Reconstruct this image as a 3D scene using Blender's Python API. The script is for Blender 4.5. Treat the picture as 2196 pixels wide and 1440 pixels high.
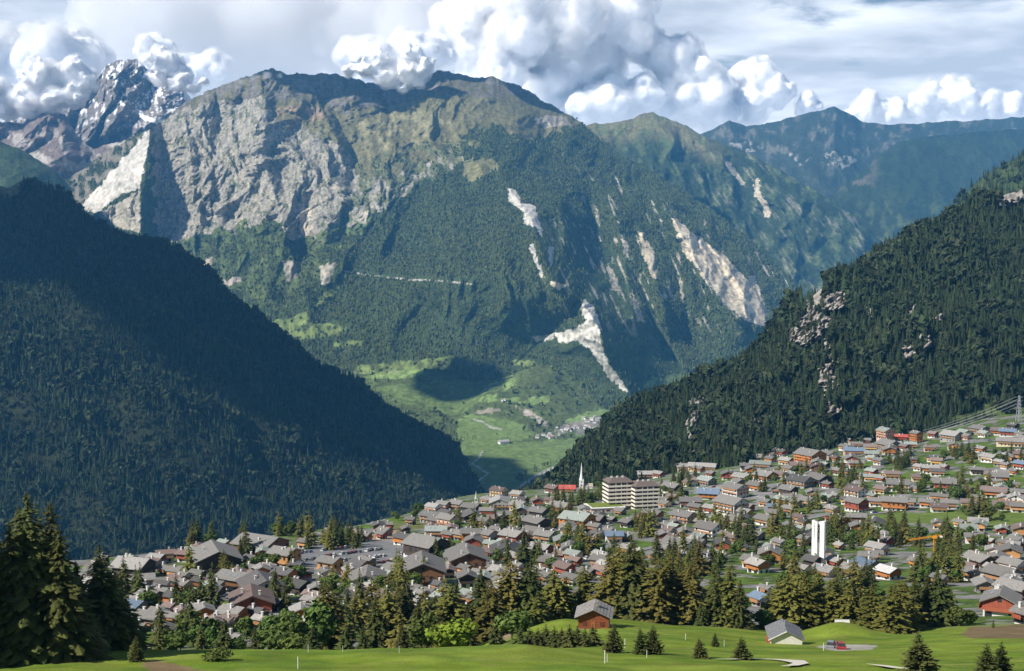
import bpy, math, random
import numpy as np
from mathutils import Vector, Matrix

# ------------------------------------------------------------------ camera, light, sky, exposure
scene = bpy.context.scene
for o in list(bpy.data.objects):
    bpy.data.objects.remove(o)
COL = scene.collection
IMG_W, IMG_H, FOC = 2196.0, 1440.0, 2900.0
PITCH = math.radians(4.34)
cam_data = bpy.data.cameras.new("camera")
cam = bpy.data.objects.new("camera", cam_data)
COL.objects.link(cam)
cam_data.sensor_width = 36.0
cam_data.lens = 36.0 * FOC / IMG_W
cam_data.clip_start = 0.5
cam_data.clip_end = 60000
cam.location = (0, 0, 0)
cam.rotation_euler = (math.pi / 2 - PITCH, 0, 0)
scene.camera = cam

SUN_ELEV, SUN_AZ = math.radians(41), math.radians(30)      # azimuth: degrees behind the exact left
SUN = Vector((-math.cos(SUN_ELEV) * math.cos(SUN_AZ), -math.cos(SUN_ELEV) * math.sin(SUN_AZ), math.sin(SUN_ELEV)))
sun_data = bpy.data.lights.new("sun", 'SUN')
sun_data.energy = 5.0
sun_data.angle = math.radians(0.53)
sun_data.color = (1.0, 0.945, 0.86)
sun = bpy.data.objects.new("sun", sun_data)
sun.rotation_euler = SUN.to_track_quat('Z', 'Y').to_euler()
COL.objects.link(sun)

world = bpy.data.worlds.new("World")
scene.world = world
world.use_nodes = True
wn, wl = world.node_tree.nodes, world.node_tree.links
wn.clear()
w_out = wn.new('ShaderNodeOutputWorld')
w_sky = wn.new('ShaderNodeTexSky')
w_sky.sky_type = 'NISHITA'
w_sky.sun_disc = False
w_sky.sun_elevation = SUN_ELEV
w_sky.sun_rotation = math.atan2(SUN.x, SUN.y)
w_sky.altitude = 1500
w_bg = wn.new('ShaderNodeBackground')
w_bg.inputs[1].default_value = 0.052
wl.new(w_sky.outputs[0], w_bg.inputs[0])
# broken cloud deck of the sky itself: a flat layer seen in perspective, so it closes up towards the horizon
w_tc = wn.new('ShaderNodeTexCoord')
w_sep = wn.new('ShaderNodeSeparateXYZ')
wl.new(w_tc.outputs['Generated'], w_sep.inputs[0])


def wmath(op, a, b=None, c=None):
    n = wn.new('ShaderNodeMath')
    n.operation = op
    for i, v in enumerate((a, b, c)):
        if v is None:
            continue
        if isinstance(v, (int, float)):
            n.inputs[i].default_value = v
        else:
            wl.new(v, n.inputs[i])
    return n.outputs[0]


zc = wmath('ADD', wmath('MAXIMUM', w_sep.outputs[2], 0.0), 0.10)
w_cmb = wn.new('ShaderNodeCombineXYZ')
wl.new(wmath('DIVIDE', w_sep.outputs[0], zc), w_cmb.inputs[0])
wl.new(wmath('DIVIDE', w_sep.outputs[1], zc), w_cmb.inputs[1])
w_cmb.inputs[2].default_value = 3.7
w_no = wn.new('ShaderNodeTexNoise')
w_no.inputs['Scale'].default_value = 1.25
w_no.inputs['Detail'].default_value = 7
w_no.inputs['Roughness'].default_value = 0.56
w_no.inputs['Distortion'].default_value = 0.25
wl.new(w_cmb.outputs[0], w_no.inputs['Vector'])
cover = wmath('MULTIPLY', wmath('SUBTRACT', 0.30, wmath('MAXIMUM', w_sep.outputs[2], 0.0)), 0.80)
w_ramp = wn.new('ShaderNodeMapRange')
w_ramp.interpolation_type = 'SMOOTHSTEP'
w_ramp.inputs['From Min'].default_value = 0.47
w_ramp.inputs['From Max'].default_value = 0.60
wl.new(wmath('ADD', w_no.outputs[0], cover), w_ramp.inputs['Value'])
w_no2 = wn.new('ShaderNodeTexNoise')
w_no2.inputs['Scale'].default_value = 2.3
w_no2.inputs['Detail'].default_value = 5
wl.new(w_cmb.outputs[0], w_no2.inputs['Vector'])
w_cr = wn.new('ShaderNodeValToRGB')
w_cr.color_ramp.elements[0].position = 0.36
w_cr.color_ramp.elements[0].color = (0.46, 0.50, 0.56, 1)
w_cr.color_ramp.elements[1].position = 0.66
w_cr.color_ramp.elements[1].color = (0.86, 0.88, 0.92, 1)
wl.new(w_no2.outputs[0], w_cr.inputs[0])
w_bgc = wn.new('ShaderNodeBackground')
w_bgc.inputs[1].default_value = 1.08
wl.new(w_cr.outputs[0], w_bgc.inputs[0])
w_mix = wn.new('ShaderNodeMixShader')
wl.new(w_ramp.outputs[0], w_mix.inputs[0])
wl.new(w_bg.outputs[0], w_mix.inputs[1])
wl.new(w_bgc.outputs[0], w_mix.inputs[2])
wl.new(w_mix.outputs[0], w_out.inputs[0])

vs = scene.view_settings
vs.view_transform = 'Standard'
vs.look = 'None'
vs.exposure = 0.40
vs.gamma = 1.0
vs.use_curve_mapping = False
scene.render.engine = 'CYCLES'
cy = scene.cycles
cy.use_denoising = True
cy.max_bounces = 6
cy.diffuse_bounces = 2
cy.glossy_bounces = 1
cy.transmission_bounces = 1
cy.volume_bounces = 4
cy.transparent_max_bounces = 8
cy.sample_clamp_indirect = 4.0
cy.caustics_reflective = False
cy.caustics_refractive = False

# ------------------------------------------------------------------ helpers
CP, SP = math.cos(PITCH), math.sin(PITCH)


def P(px, py, d):
    """world point seen at photo pixel (px, py) at forward distance d"""
    a = (np.asarray(px, float) - 1098.0) / FOC
    b = (720.0 - np.asarray(py, float)) / FOC
    yy = CP + b * SP
    zz = -SP + b * CP
    d = np.asarray(d, float)
    return np.stack(np.broadcast_arrays(a / yy * d, d, zz / yy * d), -1)


def proj(p):
    p = np.asarray(p, float)
    x, y, z = p[..., 0], p[..., 1], p[..., 2]
    fw = y * CP - z * SP
    up = y * SP + z * CP
    fw = np.maximum(fw, 1e-3)
    return 1098.0 + x / fw * FOC, 720.0 - up / fw * FOC


_rs = np.random.RandomState(7)
_perm = _rs.permutation(4096)
_grad = np.stack([np.cos(np.linspace(0, 2 * np.pi, 4096, endpoint=False)), np.sin(np.linspace(0, 2 * np.pi, 4096, endpoint=False))], -1)


def perlin(x, y, seed=0):
    x = np.asarray(x, float) + seed * 17.31
    y = np.asarray(y, float) + seed * 9.17
    xi, yi = np.floor(x).astype(np.int64), np.floor(y).astype(np.int64)
    xf, yf = x - xi, y - yi
    u, v = xf * xf * xf * (xf * (xf * 6 - 15) + 10), yf * yf * yf * (yf * (yf * 6 - 15) + 10)

    def g(ix, iy, dx, dy):
        h = _perm[(_perm[ix & 4095] + iy) & 4095]
        gr = _grad[h]
        return gr[..., 0] * dx + gr[..., 1] * dy
    n00, n10 = g(xi, yi, xf, yf), g(xi + 1, yi, xf - 1, yf)
    n01, n11 = g(xi, yi + 1, xf, yf - 1), g(xi + 1, yi + 1, xf - 1, yf - 1)
    return ((n00 * (1 - u) + n10 * u) * (1 - v) + (n01 * (1 - u) + n11 * u) * v) * 1.5


def fbm(x, y, oct=5, seed=0, gain=0.5):
    s, a, f = 0, 1.0, 1.0
    for i in range(oct):
        s = s + a * perlin(x * f, y * f, seed + i)
        a *= gain
        f *= 2.03
    return s


def ridged(x, y, oct=5, seed=0, gain=0.5):
    s, a, f, w = 0, 1.0, 1.0, 1.0
    for i in range(oct):
        n = 1.0 - np.abs(perlin(x * f, y * f, seed + i))
        n = n * n * w
        s = s + a * n
        w = np.clip(n * 1.6, 0, 1)
        a *= gain
        f *= 2.03
    return s


def inpoly(x, y, poly):
    res = np.zeros(np.shape(x), bool)
    n = len(poly)
    for i in range(n):
        x1, y1 = poly[i]
        x2, y2 = poly[(i + 1) % n]
        if y1 == y2:
            continue
        c = ((y1 > y) != (y2 > y)) & (x < (x2 - x1) * (y - y1) / (y2 - y1) + x1)
        res ^= c
    return res


def seg_dist(x, y, line):
    """unsigned distance to polyline and the side (negative: left of it when walking down the line)"""
    best = np.full(np.shape(x), 1e9)
    side = np.zeros(np.shape(x))
    tt = np.zeros(np.shape(x))
    n = len(line) - 1
    for i in range(n):
        (x1, y1), (x2, y2) = line[i][:2], line[i + 1][:2]
        dx, dy = x2 - x1, y2 - y1
        L2 = dx * dx + dy * dy
        t = np.clip(((x - x1) * dx + (y - y1) * dy) / L2, 0, 1)
        d = np.hypot(x - x1 - t * dx, y - y1 - t * dy)
        cr = dx * (y - y1) - dy * (x - x1)
        m = d < best
        best = np.where(m, d, best)
        side = np.where(m, -np.sign(cr), side)
        tt = np.where(m, (i + t) / n, tt)
    return best, side, tt


def smooth(e0, e1, x):
    t = np.clip((x - e0) / (e1 - e0), 0, 1)
    return t * t * (3 - 2 * t)


def mix(a, b, t):
    return a + (b - a) * t[..., None] if np.ndim(t) else a + (b - a) * t


# ---- materials
MATS = {}


def new_mat(name):
    m = bpy.data.materials.new(name)
    m.use_nodes = True
    nt = m.node_tree
    nt.nodes.clear()
    out = nt.nodes.new('ShaderNodeOutputMaterial')
    bs = nt.nodes.new('ShaderNodeBsdfPrincipled')
    bs.inputs['Roughness'].default_value = 0.85
    bs.inputs['Specular IOR Level'].default_value = 0.15
    nt.links.new(bs.outputs[0], out.inputs[0])
    MATS[name] = m
    return m, nt, bs


def N(nt, typ, **kw):
    n = nt.nodes.new(typ)
    for k, v in kw.items():
        if k.startswith('i_'):
            key = k[2:]
            key = int(key) if key.isdigit() else key.replace('_', ' ')
            n.inputs[key].default_value = v
        else:
            setattr(n, k, v)
    return n


def noise_tint(nt, bs, src, scale, lo, hi, coord='Object', detail=4, bump=0.0, bump_dist=0.05):
    """multiply a colour source by a noise between lo and hi, plus a little bump"""
    tc = N(nt, 'ShaderNodeTexCoord')
    no = N(nt, 'ShaderNodeTexNoise')
    no.inputs['Scale'].default_value = scale
    no.inputs['Detail'].default_value = detail
    nt.links.new(tc.outputs[coord], no.inputs['Vector'])
    mr = N(nt, 'ShaderNodeMapRange')
    mr.inputs['From Min'].default_value = 0.3
    mr.inputs['From Max'].default_value = 0.7
    mr.inputs['To Min'].default_value = lo
    mr.inputs['To Max'].default_value = hi
    nt.links.new(no.outputs[0], mr.inputs[0])
    mx = N(nt, 'ShaderNodeMix', data_type='RGBA', blend_type='MULTIPLY')
    mx.inputs[0].default_value = 1.0
    if isinstance(src, (tuple, list)):
        mx.inputs[6].default_value = (*src, 1)
    else:
        nt.links.new(src, mx.inputs[6])
    nt.links.new(mr.outputs[0], mx.inputs[7])
    nt.links.new(mx.outputs[2], bs.inputs['Base Color'])
    if bump:
        bp = N(nt, 'ShaderNodeBump')
        bp.inputs['Strength'].default_value = bump
        bp.inputs['Distance'].default_value = bump_dist
        nt.links.new(no.outputs[0], bp.inputs['Height'])
        nt.links.new(bp.outputs[0], bs.inputs['Normal'])
    return mx.outputs[2]


def flat_mat(name, col, rough=0.8, scale=2.0, var=0.18, coord='Object', metallic=0.0, bump=0.0):
    m, nt, bs = new_mat(name)
    bs.inputs['Roughness'].default_value = rough
    bs.inputs['Metallic'].default_value = metallic
    noise_tint(nt, bs, col, scale, 1 - var, 1 + var, coord, bump=bump)
    return m


def objcol_mat(name, scale=3.0, lo=0.75, hi=1.2, rough=0.85, coord='Object', stretch=None, bump=0.0):
    """base colour from the object's own colour, with grain"""
    m, nt, bs = new_mat(name)
    bs.inputs['Roughness'].default_value = rough
    oi = N(nt, 'ShaderNodeObjectInfo')
    noise_tint(nt, bs, oi.outputs['Color'], scale, lo, hi, coord, bump=bump)
    if stretch:
        tc = [n for n in nt.nodes if n.type == 'TEX_COORD'][0]
        no = [n for n in nt.nodes if n.type == 'TEX_NOISE'][0]
        mp = N(nt, 'ShaderNodeMapping')
        mp.inputs['Scale'].default_value = stretch
        nt.links.new(tc.outputs[coord], mp.inputs[0])
        nt.links.new(mp.outputs[0], no.inputs['Vector'])
    return m


# ---- objects
def tag(o, label=None, cat=None, group=None, kind=None):
    if label:
        o["label"] = label
    if cat:
        o["category"] = cat
    if group:
        o["group"] = group
    if kind:
        o["kind"] = kind
    return o


def mesh_of(name, verts, faces, mat=None, smooth_shade=False):
    me = bpy.data.meshes.new(name)
    me.from_pydata([tuple(map(float, v)) for v in verts], [], faces)
    if mat is not None:
        for m in (mat if isinstance(mat, (list, tuple)) else [mat]):
            me.materials.append(m)
    if smooth_shade:
        me.polygons.foreach_set('use_smooth', np.ones(len(me.polygons), bool))
    me.update()
    return me


def link(name, me, parent=None, loc=None, rz=None, color=None, scale=None):
    o = bpy.data.objects.new(name, me)
    COL.objects.link(o)
    if parent is not None:
        o.parent = parent
    if loc is not None:
        o.location = loc
    if rz is not None:
        o.rotation_euler = (0, 0, rz)
    if color is not None:
        o.color = (*color, 1)
    if scale is not None:
        o.scale = scale if not isinstance(scale, (int, float)) else (scale,) * 3
    return o


def empty(name, loc, rz=0.0):
    o = bpy.data.objects.new(name, None)
    o.empty_display_size = 0.5
    COL.objects.link(o)
    o.location = loc
    o.rotation_euler = (0, 0, rz)
    return o


class MB:
    """collects simple solids into one mesh"""

    def __init__(self):
        self.v, self.f, self.m = [], [], []

    def add(self, vs, fs, mi=0):
        n = len(self.v)
        self.v += [tuple(p) for p in vs]
        self.f += [tuple(i + n for i in f) for f in fs]
        self.m += [mi] * len(fs)
        return self

    def box(self, x0, x1, y0, y1, z0, z1, mi=0):
        vs = [(x0, y0, z0), (x1, y0, z0), (x1, y1, z0), (x0, y1, z0), (x0, y0, z1), (x1, y0, z1), (x1, y1, z1), (x0, y1, z1)]
        return self.add(vs, [(0, 3, 2, 1), (4, 5, 6, 7), (0, 1, 5, 4), (1, 2, 6, 5), (2, 3, 7, 6), (3, 0, 4, 7)], mi)

    def prism(self, poly, y0, y1, mi=0):
        """poly in (x, z), extruded along y"""
        n = len(poly)
        vs = [(x, y0, z) for x, z in poly] + [(x, y1, z) for x, z in poly]
        fs = [tuple(range(n)), tuple(range(2 * n - 1, n - 1, -1))]
        fs += [(i + n, (i + 1) % n + n, (i + 1) % n, i) for i in range(n)]
        return self.add(vs, fs, mi)

    def beam(self, a, b, w, mi=0, sides=4):
        a, b = Vector(a), Vector(b)
        d = (b - a).normalized()
        s = d.cross(Vector((0, 0, 1)))
        if s.length < 1e-3:
            s = Vector((1, 0, 0))
        s.normalize()
        t = d.cross(s)
        vs = []
        for p in (a, b):
            for k in range(sides):
                an = 2 * math.pi * (k + 0.5) / sides
                vs.append(p + (s * math.cos(an) + t * math.sin(an)) * w)
        fs = [(k, (k + 1) % sides, (k + 1) % sides + sides, k + sides) for k in range(sides)]
        fs += [tuple(range(sides - 1, -1, -1)), tuple(range(sides, 2 * sides))]
        return self.add(vs, fs, mi)

    def lathe(self, prof, n=12, cx=0, cy=0, mi=0):
        vs, fs = [], []
        for r, z in prof:
            for k in range(n):
                an = 2 * math.pi * k / n
                vs.append((cx + r * math.cos(an), cy + r * math.sin(an), z))
        for i in range(len(prof) - 1):
            for k in range(n):
                fs.append((i * n + k, i * n + (k + 1) % n, (i + 1) * n + (k + 1) % n, (i + 1) * n + k))
        fs.append(tuple(range(n - 1, -1, -1)))
        fs.append(tuple(range((len(prof) - 1) * n, len(prof) * n)))
        return self.add(vs, fs, mi)

    def mesh(self, name, mat, smooth_shade=False):
        me = mesh_of(name, self.v, self.f, mat, smooth_shade)
        if any(self.m):
            me.polygons.foreach_set('material_index', np.array(self.m, np.int32))
        return me

    def build(self, name, mat, parent=None, smooth_shade=False, **kw):
        return link(name, self.mesh(name, mat, smooth_shade), parent, **kw)


def grid_object(name, pts, colors, mat, kind='structure', label=None, cat=None):
    """pts (rows, cols, 3) to one smooth sheet with a colour attribute"""
    R, C = pts.shape[:2]
    me = bpy.data.meshes.new(name)
    nv = R * C
    me.vertices.add(nv)
    me.vertices.foreach_set('co', pts.reshape(-1).astype(np.float32))
    idx = np.arange(nv).reshape(R, C)
    q = np.stack([idx[:-1, :-1], idx[:-1, 1:], idx[1:, 1:], idx[1:, :-1]], -1).reshape(-1, 4)
    nf = len(q)
    me.loops.add(nf * 4)
    me.loops.foreach_set('vertex_index', q.reshape(-1).astype(np.int32))
    me.polygons.add(nf)
    me.polygons.foreach_set('loop_start', np.arange(0, nf * 4, 4, dtype=np.int32))
    me.polygons.foreach_set('loop_total', np.full(nf, 4, np.int32))
    me.polygons.foreach_set('use_smooth', np.ones(nf, bool))
    me.update()
    me.validate()
    if colors is not None:
        at = me.color_attributes.new('tone', 'FLOAT_COLOR', 'POINT')
        c4 = np.ones((nv, 4), np.float32)
        c4[:, :3] = colors.reshape(-1, 3)
        at.data.foreach_set('color', c4.reshape(-1))
    me.materials.append(mat)
    o = link(name, me)
    tag(o, label, cat, None, kind)
    return o
# ------------------------------------------------------------------ terrain
def terrain_mat(name, scale, lo=0.72, hi=1.3, bump=0.0, bump_dist=10.0, rough=0.95, detail=8):
    m, nt, bs = new_mat(name)
    bs.inputs['Roughness'].default_value = rough
    bs.inputs['Specular IOR Level'].default_value = 0.05
    at = N(nt, 'ShaderNodeAttribute', attribute_name='tone')
    noise_tint(nt, bs, at.outputs['Color'], scale, lo, hi, 'Object', detail, bump, bump_dist)
    return m


M_far = terrain_mat('mountain_rock', 0.035, 0.70, 1.32, 0.55, 14.0, detail=9)
M_slope = terrain_mat('forest_floor', 0.05, 0.7, 1.3, 0.4, 3.0)
M_ground = terrain_mat('village_ground', 0.12, 0.82, 1.18, 0.25, 0.4)
_nt = M_ground.node_tree       # grain of the turf on top of the broad tone
_bs = [n for n in _nt.nodes if n.type == 'BSDF_PRINCIPLED'][0]
_src = _bs.inputs['Base Color'].links[0].from_socket
_tc = N(_nt, 'ShaderNodeTexCoord')
_no = N(_nt, 'ShaderNodeTexNoise')
_no.inputs['Scale'].default_value = 2.4
_no.inputs['Detail'].default_value = 6
_no.inputs['Roughness'].default_value = .7
_mr = N(_nt, 'ShaderNodeMapRange')
_mr.inputs['From Min'].default_value = .3
_mr.inputs['From Max'].default_value = .7
_mr.inputs['To Min'].default_value = .68
_mr.inputs['To Max'].default_value = 1.32
_mx = N(_nt, 'ShaderNodeMix', data_type='RGBA', blend_type='MULTIPLY')
_mx.inputs[0].default_value = 1.0
_nt.links.new(_tc.outputs['Object'], _no.inputs['Vector'])
_nt.links.new(_no.outputs[0], _mr.inputs[0])
_nt.links.new(_src, _mx.inputs[6])
_nt.links.new(_mr.outputs[0], _mx.inputs[7])
_nt.links.new(_mx.outputs[2], _bs.inputs['Base Color'])


def line_cols(line, cols):
    a = np.array(line, float)
    return np.interp(cols, a[:, 0], a[:, 1]), np.interp(cols, a[:, 0], a[:, 2])


def loft(lines, px0, px1, ncol, nsub, back=((250, -120), (1200, -900)), crest_jit=3.0, jit_scale=40.0, seed=0):
    cols = np.linspace(px0, px1, ncol)
    L = []
    for k, ln in enumerate(lines):
        py, d = line_cols(ln, cols)
        L.append(P(cols, py, d))
        jz = -crest_jit * fbm(cols / jit_scale, cols * 0 + seed, 4, seed, 0.6) * d / FOC
    rows = []
    for k in range(len(L) - 1):
        n = nsub[k]
        for i in range(n):
            rows.append(L[k] + (L[k + 1] - L[k]) * (i / n))
            if k == len(L) - 2:
                rows[-1][:, 2] += jz * (i / n) ** 14
    L[-1][:, 2] += jz
    rows.append(L[-1])
    front = len(rows)
    for dy, dz in back:
        s = 1 + dy / L[-1][:, 1:2]
        p = L[-1] * np.concatenate([s, s, np.ones_like(s)], 1)
        p[:, 2] += dz
        rows.append(p)
    return np.array(rows), front


def push(pts, amt):
    """move towards the viewer's side along the horizontal line of sight and keep the slope angle"""
    d = pts[..., 1:2]
    return pts * (1 - amt[..., None] / d)


def normals(pts):
    du = np.gradient(pts, axis=1)
    dv = np.gradient(pts, axis=0)
    n = np.cross(du, dv)
    return n / (np.linalg.norm(n, axis=-1, keepdims=True) + 1e-9)


def scatter(pts, mask, count, rs, rows=None):
    """area-weighted random points on a sheet, where mask (per vertex, 0..1) allows"""
    p = pts if rows is None else pts[:rows]
    mk = mask if rows is None else mask[:rows]
    a, b, c, d = p[:-1, :-1], p[:-1, 1:], p[1:, 1:], p[1:, :-1]
    area = np.linalg.norm(np.cross(b - a, d - a), axis=-1)
    w = (area * mk[:-1, :-1]).reshape(-1)
    cdf = np.cumsum(w)
    i = np.searchsorted(cdf, rs.rand(count) * cdf[-1])
    i = np.clip(i, 0, len(w) - 1)
    u, v = rs.rand(count, 1), rs.rand(count, 1)
    A, B, C_, D = (q.reshape(-1, 3)[i] for q in (a, b, c, d))
    return A * (1 - u) * (1 - v) + B * u * (1 - v) + C_ * u * v + D * (1 - u) * v


def ridge_feature(px, py, line, h, wl, wr):
    d, s, t = seg_dist(px, py, line)
    left = np.clip(1 - d / wl, 0, 1) ** 1.3
    right = np.clip(1 - d / wr, 0, 1)
    end = smooth(0, 0.12, t) * smooth(1.0001, 0.93, t)
    return h * np.where(s < 0, left, right)


C = lambda *v: np.array(v, float)
ROCK, ROCK_D, PALE, CREAM = C(.325, .295, .235), C(.18, .165, .14), C(.54, .51, .45), C(.48, .415, .31)
WOOD_G, BUSH, GRASS, OLIVE, BROWN = C(.050, .072, .030), C(.080, .104, .038), C(.145, .185, .060), C(.145, .135, .065), C(.14, .115, .085)

# ---------------- the main mountain (limestone cliffs, spur, forested foot)
crest = [(40, 470, 8300), (110, 405, 8250), (180, 360, 8200), (240, 320, 8150), (320, 276, 8050), (345, 262, 8300), (420, 205, 8500), (470, 186, 8550), (520, 166, 8600),
         (570, 151, 8600), (640, 159, 8700), (700, 157, 8750), (760, 172, 8800), (830, 186, 8850), (900, 168, 8900), (945, 149, 8900), (1000, 166, 8900),
         (1060, 170, 8950), (1110, 182, 8950), (1160, 214, 8900), (1220, 246, 8800), (1270, 286, 8700), (1330, 328, 8550), (1400, 368, 8400), (1480, 420, 8200),
         (1560, 476, 8000), (1640, 542, 7800), (1690, 592, 7650), (1740, 650, 7500), (1800, 720, 7300)]
foot = [(40, 740, 6900), (350, 740, 6700), (560, 770, 6350), (620, 830, 6150), (750, 850, 5990), (900, 850, 5960), (1050, 850, 5960), (1180, 870, 5900),
        (1345, 890, 5800), (1450, 870, 5920), (1560, 860, 6000), (1800, 860, 6100)]
cat, nf_cat = loft([foot, crest], 40, 1800, 900, [400], crest_jit=5.0, jit_scale=26.0, seed=3)
qx, qy = proj(cat)
amt = np.zeros(qx.shape)
SPUR = [(1010, 250), (1040, 300), (1085, 395), (1140, 470), (1160, 540), (1185, 600), (1245, 645), (1283, 700), (1305, 780), (1348, 840), (1360, 880)]
_hs = np.interp(seg_dist(qx, qy, SPUR)[2], np.linspace(0, 1, 11), [.12, .28, .5, .85, 1.1, 1.05, .85, .95, 1, 1, .9])
amt += ridge_feature(qx, qy, SPUR, 960, 620, 125) * _hs
wall_r = (ridge_feature(qx, qy, SPUR, 1, 1, 130) > .03) & (seg_dist(qx, qy, SPUR)[1] > 0) & (qy > 470)
amt += ridge_feature(qx, qy, [(322, 268), (314, 340), (303, 420), (300, 520)], 230, 260, 30)
for ln, h, wl_, wr_ in [
    ([(405, 300), (412, 360), (418, 500)], 90, 75, 16), ([(455, 250), (440, 330), (450, 420)], 70, 60, 14), ([(565, 205), (572, 260), (560, 330), (590, 420), (610, 490)], 120, 110, 22),
    ([(700, 250), (722, 300), (740, 380), (735, 430)], 110, 110, 20), ([(640, 330), (650, 400), (640, 470)], 60, 70, 14), ([(500, 330), (480, 420), (470, 500)], 70, 60, 18),
    ([(820, 300), (800, 370), (745, 430), (690, 500)], 90, 60, 40), ([(930, 230), (900, 330), (860, 400)], 70, 120, 50),
    ([(955, 152), (1050, 215), (1130, 245), (1235, 268)], 170, 120, 55), ([(1010, 300), (1020, 340), (1035, 370)], 60, 50, 18),
    ([(1310, 440), (1335, 520), (1345, 600), (1360, 680)], 180, 45, 35), ([(1345, 450), (1375, 500), (1405, 590), (1425, 680)], 230, 75, 42),
    ([(1430, 440), (1470, 520), (1520, 610), (1570, 680)], 280, 85, 40), ([(1500, 500), (1560, 570), (1600, 640), (1625, 700)], 170, 60, 28),
    ([(1590, 560), (1615, 610), (1645, 690)], 110, 40, 30), ([(620, 470), (600, 560), (560, 660)], 120, 120, 40), ([(560, 480), (500, 560), (480, 640)], 90, 80, 40),
    ([(760, 470), (720, 560), (660, 660), (650, 740)], 70, 90, 40)]:
    amt += ridge_feature(qx, qy, ln, h, wl_, wr_)
amt -= ridge_feature(qx, qy, [(700, 215), (745, 300), (760, 360), (740, 430), (735, 500)], 150, 70, 50)
Xw, Zw = cat[..., 0], cat[..., 2]
wx = fbm(Xw / 500, Zw / 500, 3, 11) * 120
steep = smooth(560, 420, qy) * smooth(1000, 860, qx) + smooth(1150, 1250, qx) * smooth(720, 640, qy) * 0.6
steep = np.clip(steep + 0.25, 0, 1)
slab = smooth(30, -10, seg_dist(qx, qy, [(200, 420), (250, 370), (300, 320)])[0] - 25) * (qx < 330)
steep = steep * (1 - .93 * slab)
amt += (1 - .9 * slab) * (ridged((Xw + wx * 1.6 + .22 * Zw) / 430, (Zw + wx) / 760, 5, 21, 0.55) - 1.0) * 135 * (0.35 + 0.65 * steep)
amt += (1 - .9 * slab) * fbm(Xw / 160 + wx / 300, Zw / 160, 5, 31, 0.55) * 34 * (0.4 + 0.6 * steep)
amt += (1 - .9 * slab) * (fbm(Xw / 60, Zw / 60, 4, 35, 0.6) * 17 + (ridged((Xw + .8 * Zw + wx) / 55, (Zw - .4 * Xw) / 80, 3, 37, .6) - 1) * 8) * (0.2 + 0.8 * steep)
fade = np.clip((qy - np.interp(qx, [c[0] for c in crest], [c[1] for c in crest])) / 40, 0.15, 1)
rowfade = np.ones(qx.shape)
rowfade[:130] *= (smooth(0, 130, np.arange(130.)) * .85 + .15)[:, None]
amt[nf_cat:] = 0
cat[:nf_cat] = push(cat, amt * fade * rowfade)[:nf_cat]
# colours: what grows or lies bare on each part of the mountain
jx = qx + 13 * fbm(qx / 30, qy / 30, 4, 41, 0.6)
jy = qy + 13 * fbm(qx / 30, qy / 30, 4, 51, 0.6)
nz = fbm(qx / 22, qy / 30, 5, 61, 0.62)
nz2 = fbm(qx / 7, qy / 14, 4, 71, 0.6)
nst = fbm((qx + qy * 0.25) / 9, qy / 55, 4, 81, 0.6)
nrm = normals(cat)
flat = nrm[..., 2]
col = np.zeros(cat.shape) + WOOD_G
forest = np.ones(qx.shape)


def area(poly, color, trees=0.0, t=None, extra=0):
    global col, forest
    m = inpoly(jx + extra * 0, jy, poly)
    k = m * (1.0 if t is None else t)
    col = mix(col, np.broadcast_to(color, col.shape), k)
    forest = forest * (1 - k) + trees * k


up_g = [(330, 250), (420, 190), (560, 140), (960, 130), (1110, 165), (1250, 270), (1160, 290), (1120, 300), (1040, 270), (985, 300), (960, 340), (900, 350), (850, 390), (770, 380), (700, 310), (600, 280), (560, 230), (420, 240)]
area(up_g, OLIVE, 0.0)
area([(330, 240), (420, 190), (560, 130), (960, 120), (1110, 160), (1170, 215), (1040, 205), (930, 200), (840, 235), (740, 240), (640, 215), (520, 225), (400, 262)], C(.15, .135, .115), 0.0, smooth(-0.5, 0.35, nz))
area([(600, 225), (690, 225), (700, 265), (650, 280), (600, 260)], C(.24, .18, .12), 0, smooth(-0.2, 0.4, nz))
area([(770, 240), (900, 235), (985, 260), (900, 300), (840, 340), (780, 340)], C(.20, .185, .10), 0, smooth(-0.3, 0.3, nz))
cliff = [(335, 515), (322, 270), (420, 225), (560, 215), (600, 262), (700, 300), (740, 320), (765, 380), (850, 385), (960, 330), (1010, 345), (930, 365), (870, 412), (790, 470), (700, 520), (640, 515), (600, 480), (545, 478), (500, 498), (430, 500), (380, 520)]
area(cliff, ROCK, 0.0)
incl = inpoly(jx, jy, cliff)
nf_ = fbm(qx / 3.2, qy / 4.5, 3, 75, .6)
k = incl * smooth(0.02, 0.30, nz2 * 0.6 + nz * 0.5 + nst * 0.3 + nf_ * .35)
col = mix(col, np.broadcast_to(C(.075, .085, .042), col.shape), k * 0.9)
k = incl * smooth(0.15, 0.7, -nz + nst * 0.8)
col = mix(col, np.broadcast_to(C(.40, .375, .32), col.shape), k * 0.8)
k = incl * smooth(0.15, 0.5, nst - 0.3 * nz2 + .4 * nf_)
col = mix(col, np.broadcast_to(ROCK_D, col.shape), k * 0.6)
forest = np.where(incl, forest * 0 + 0.10 * (nz2 > 0.35), forest)
area([(790, 330), (960, 300), (1010, 350), (960, 370), (880, 410), (800, 460), (750, 470), (760, 390)], C(.12, .13, .065), 0.25, smooth(-0.25, 0.25, nz))
area([(640, 470), (665, 430), (668, 480), (650, 520)], CREAM, 0)
area([(40, 470), (180, 355), (318, 277), (180, 440)], C(.17, .15, .115), 0, smooth(-0.6, 0.2, nz))
area([(330, 520), (430, 500), (545, 478), (640, 512), (720, 520), (690, 590), (640, 640), (575, 690), (480, 620), (380, 560)], BUSH, 0.35, smooth(-0.55, 0.1, nz))
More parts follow.
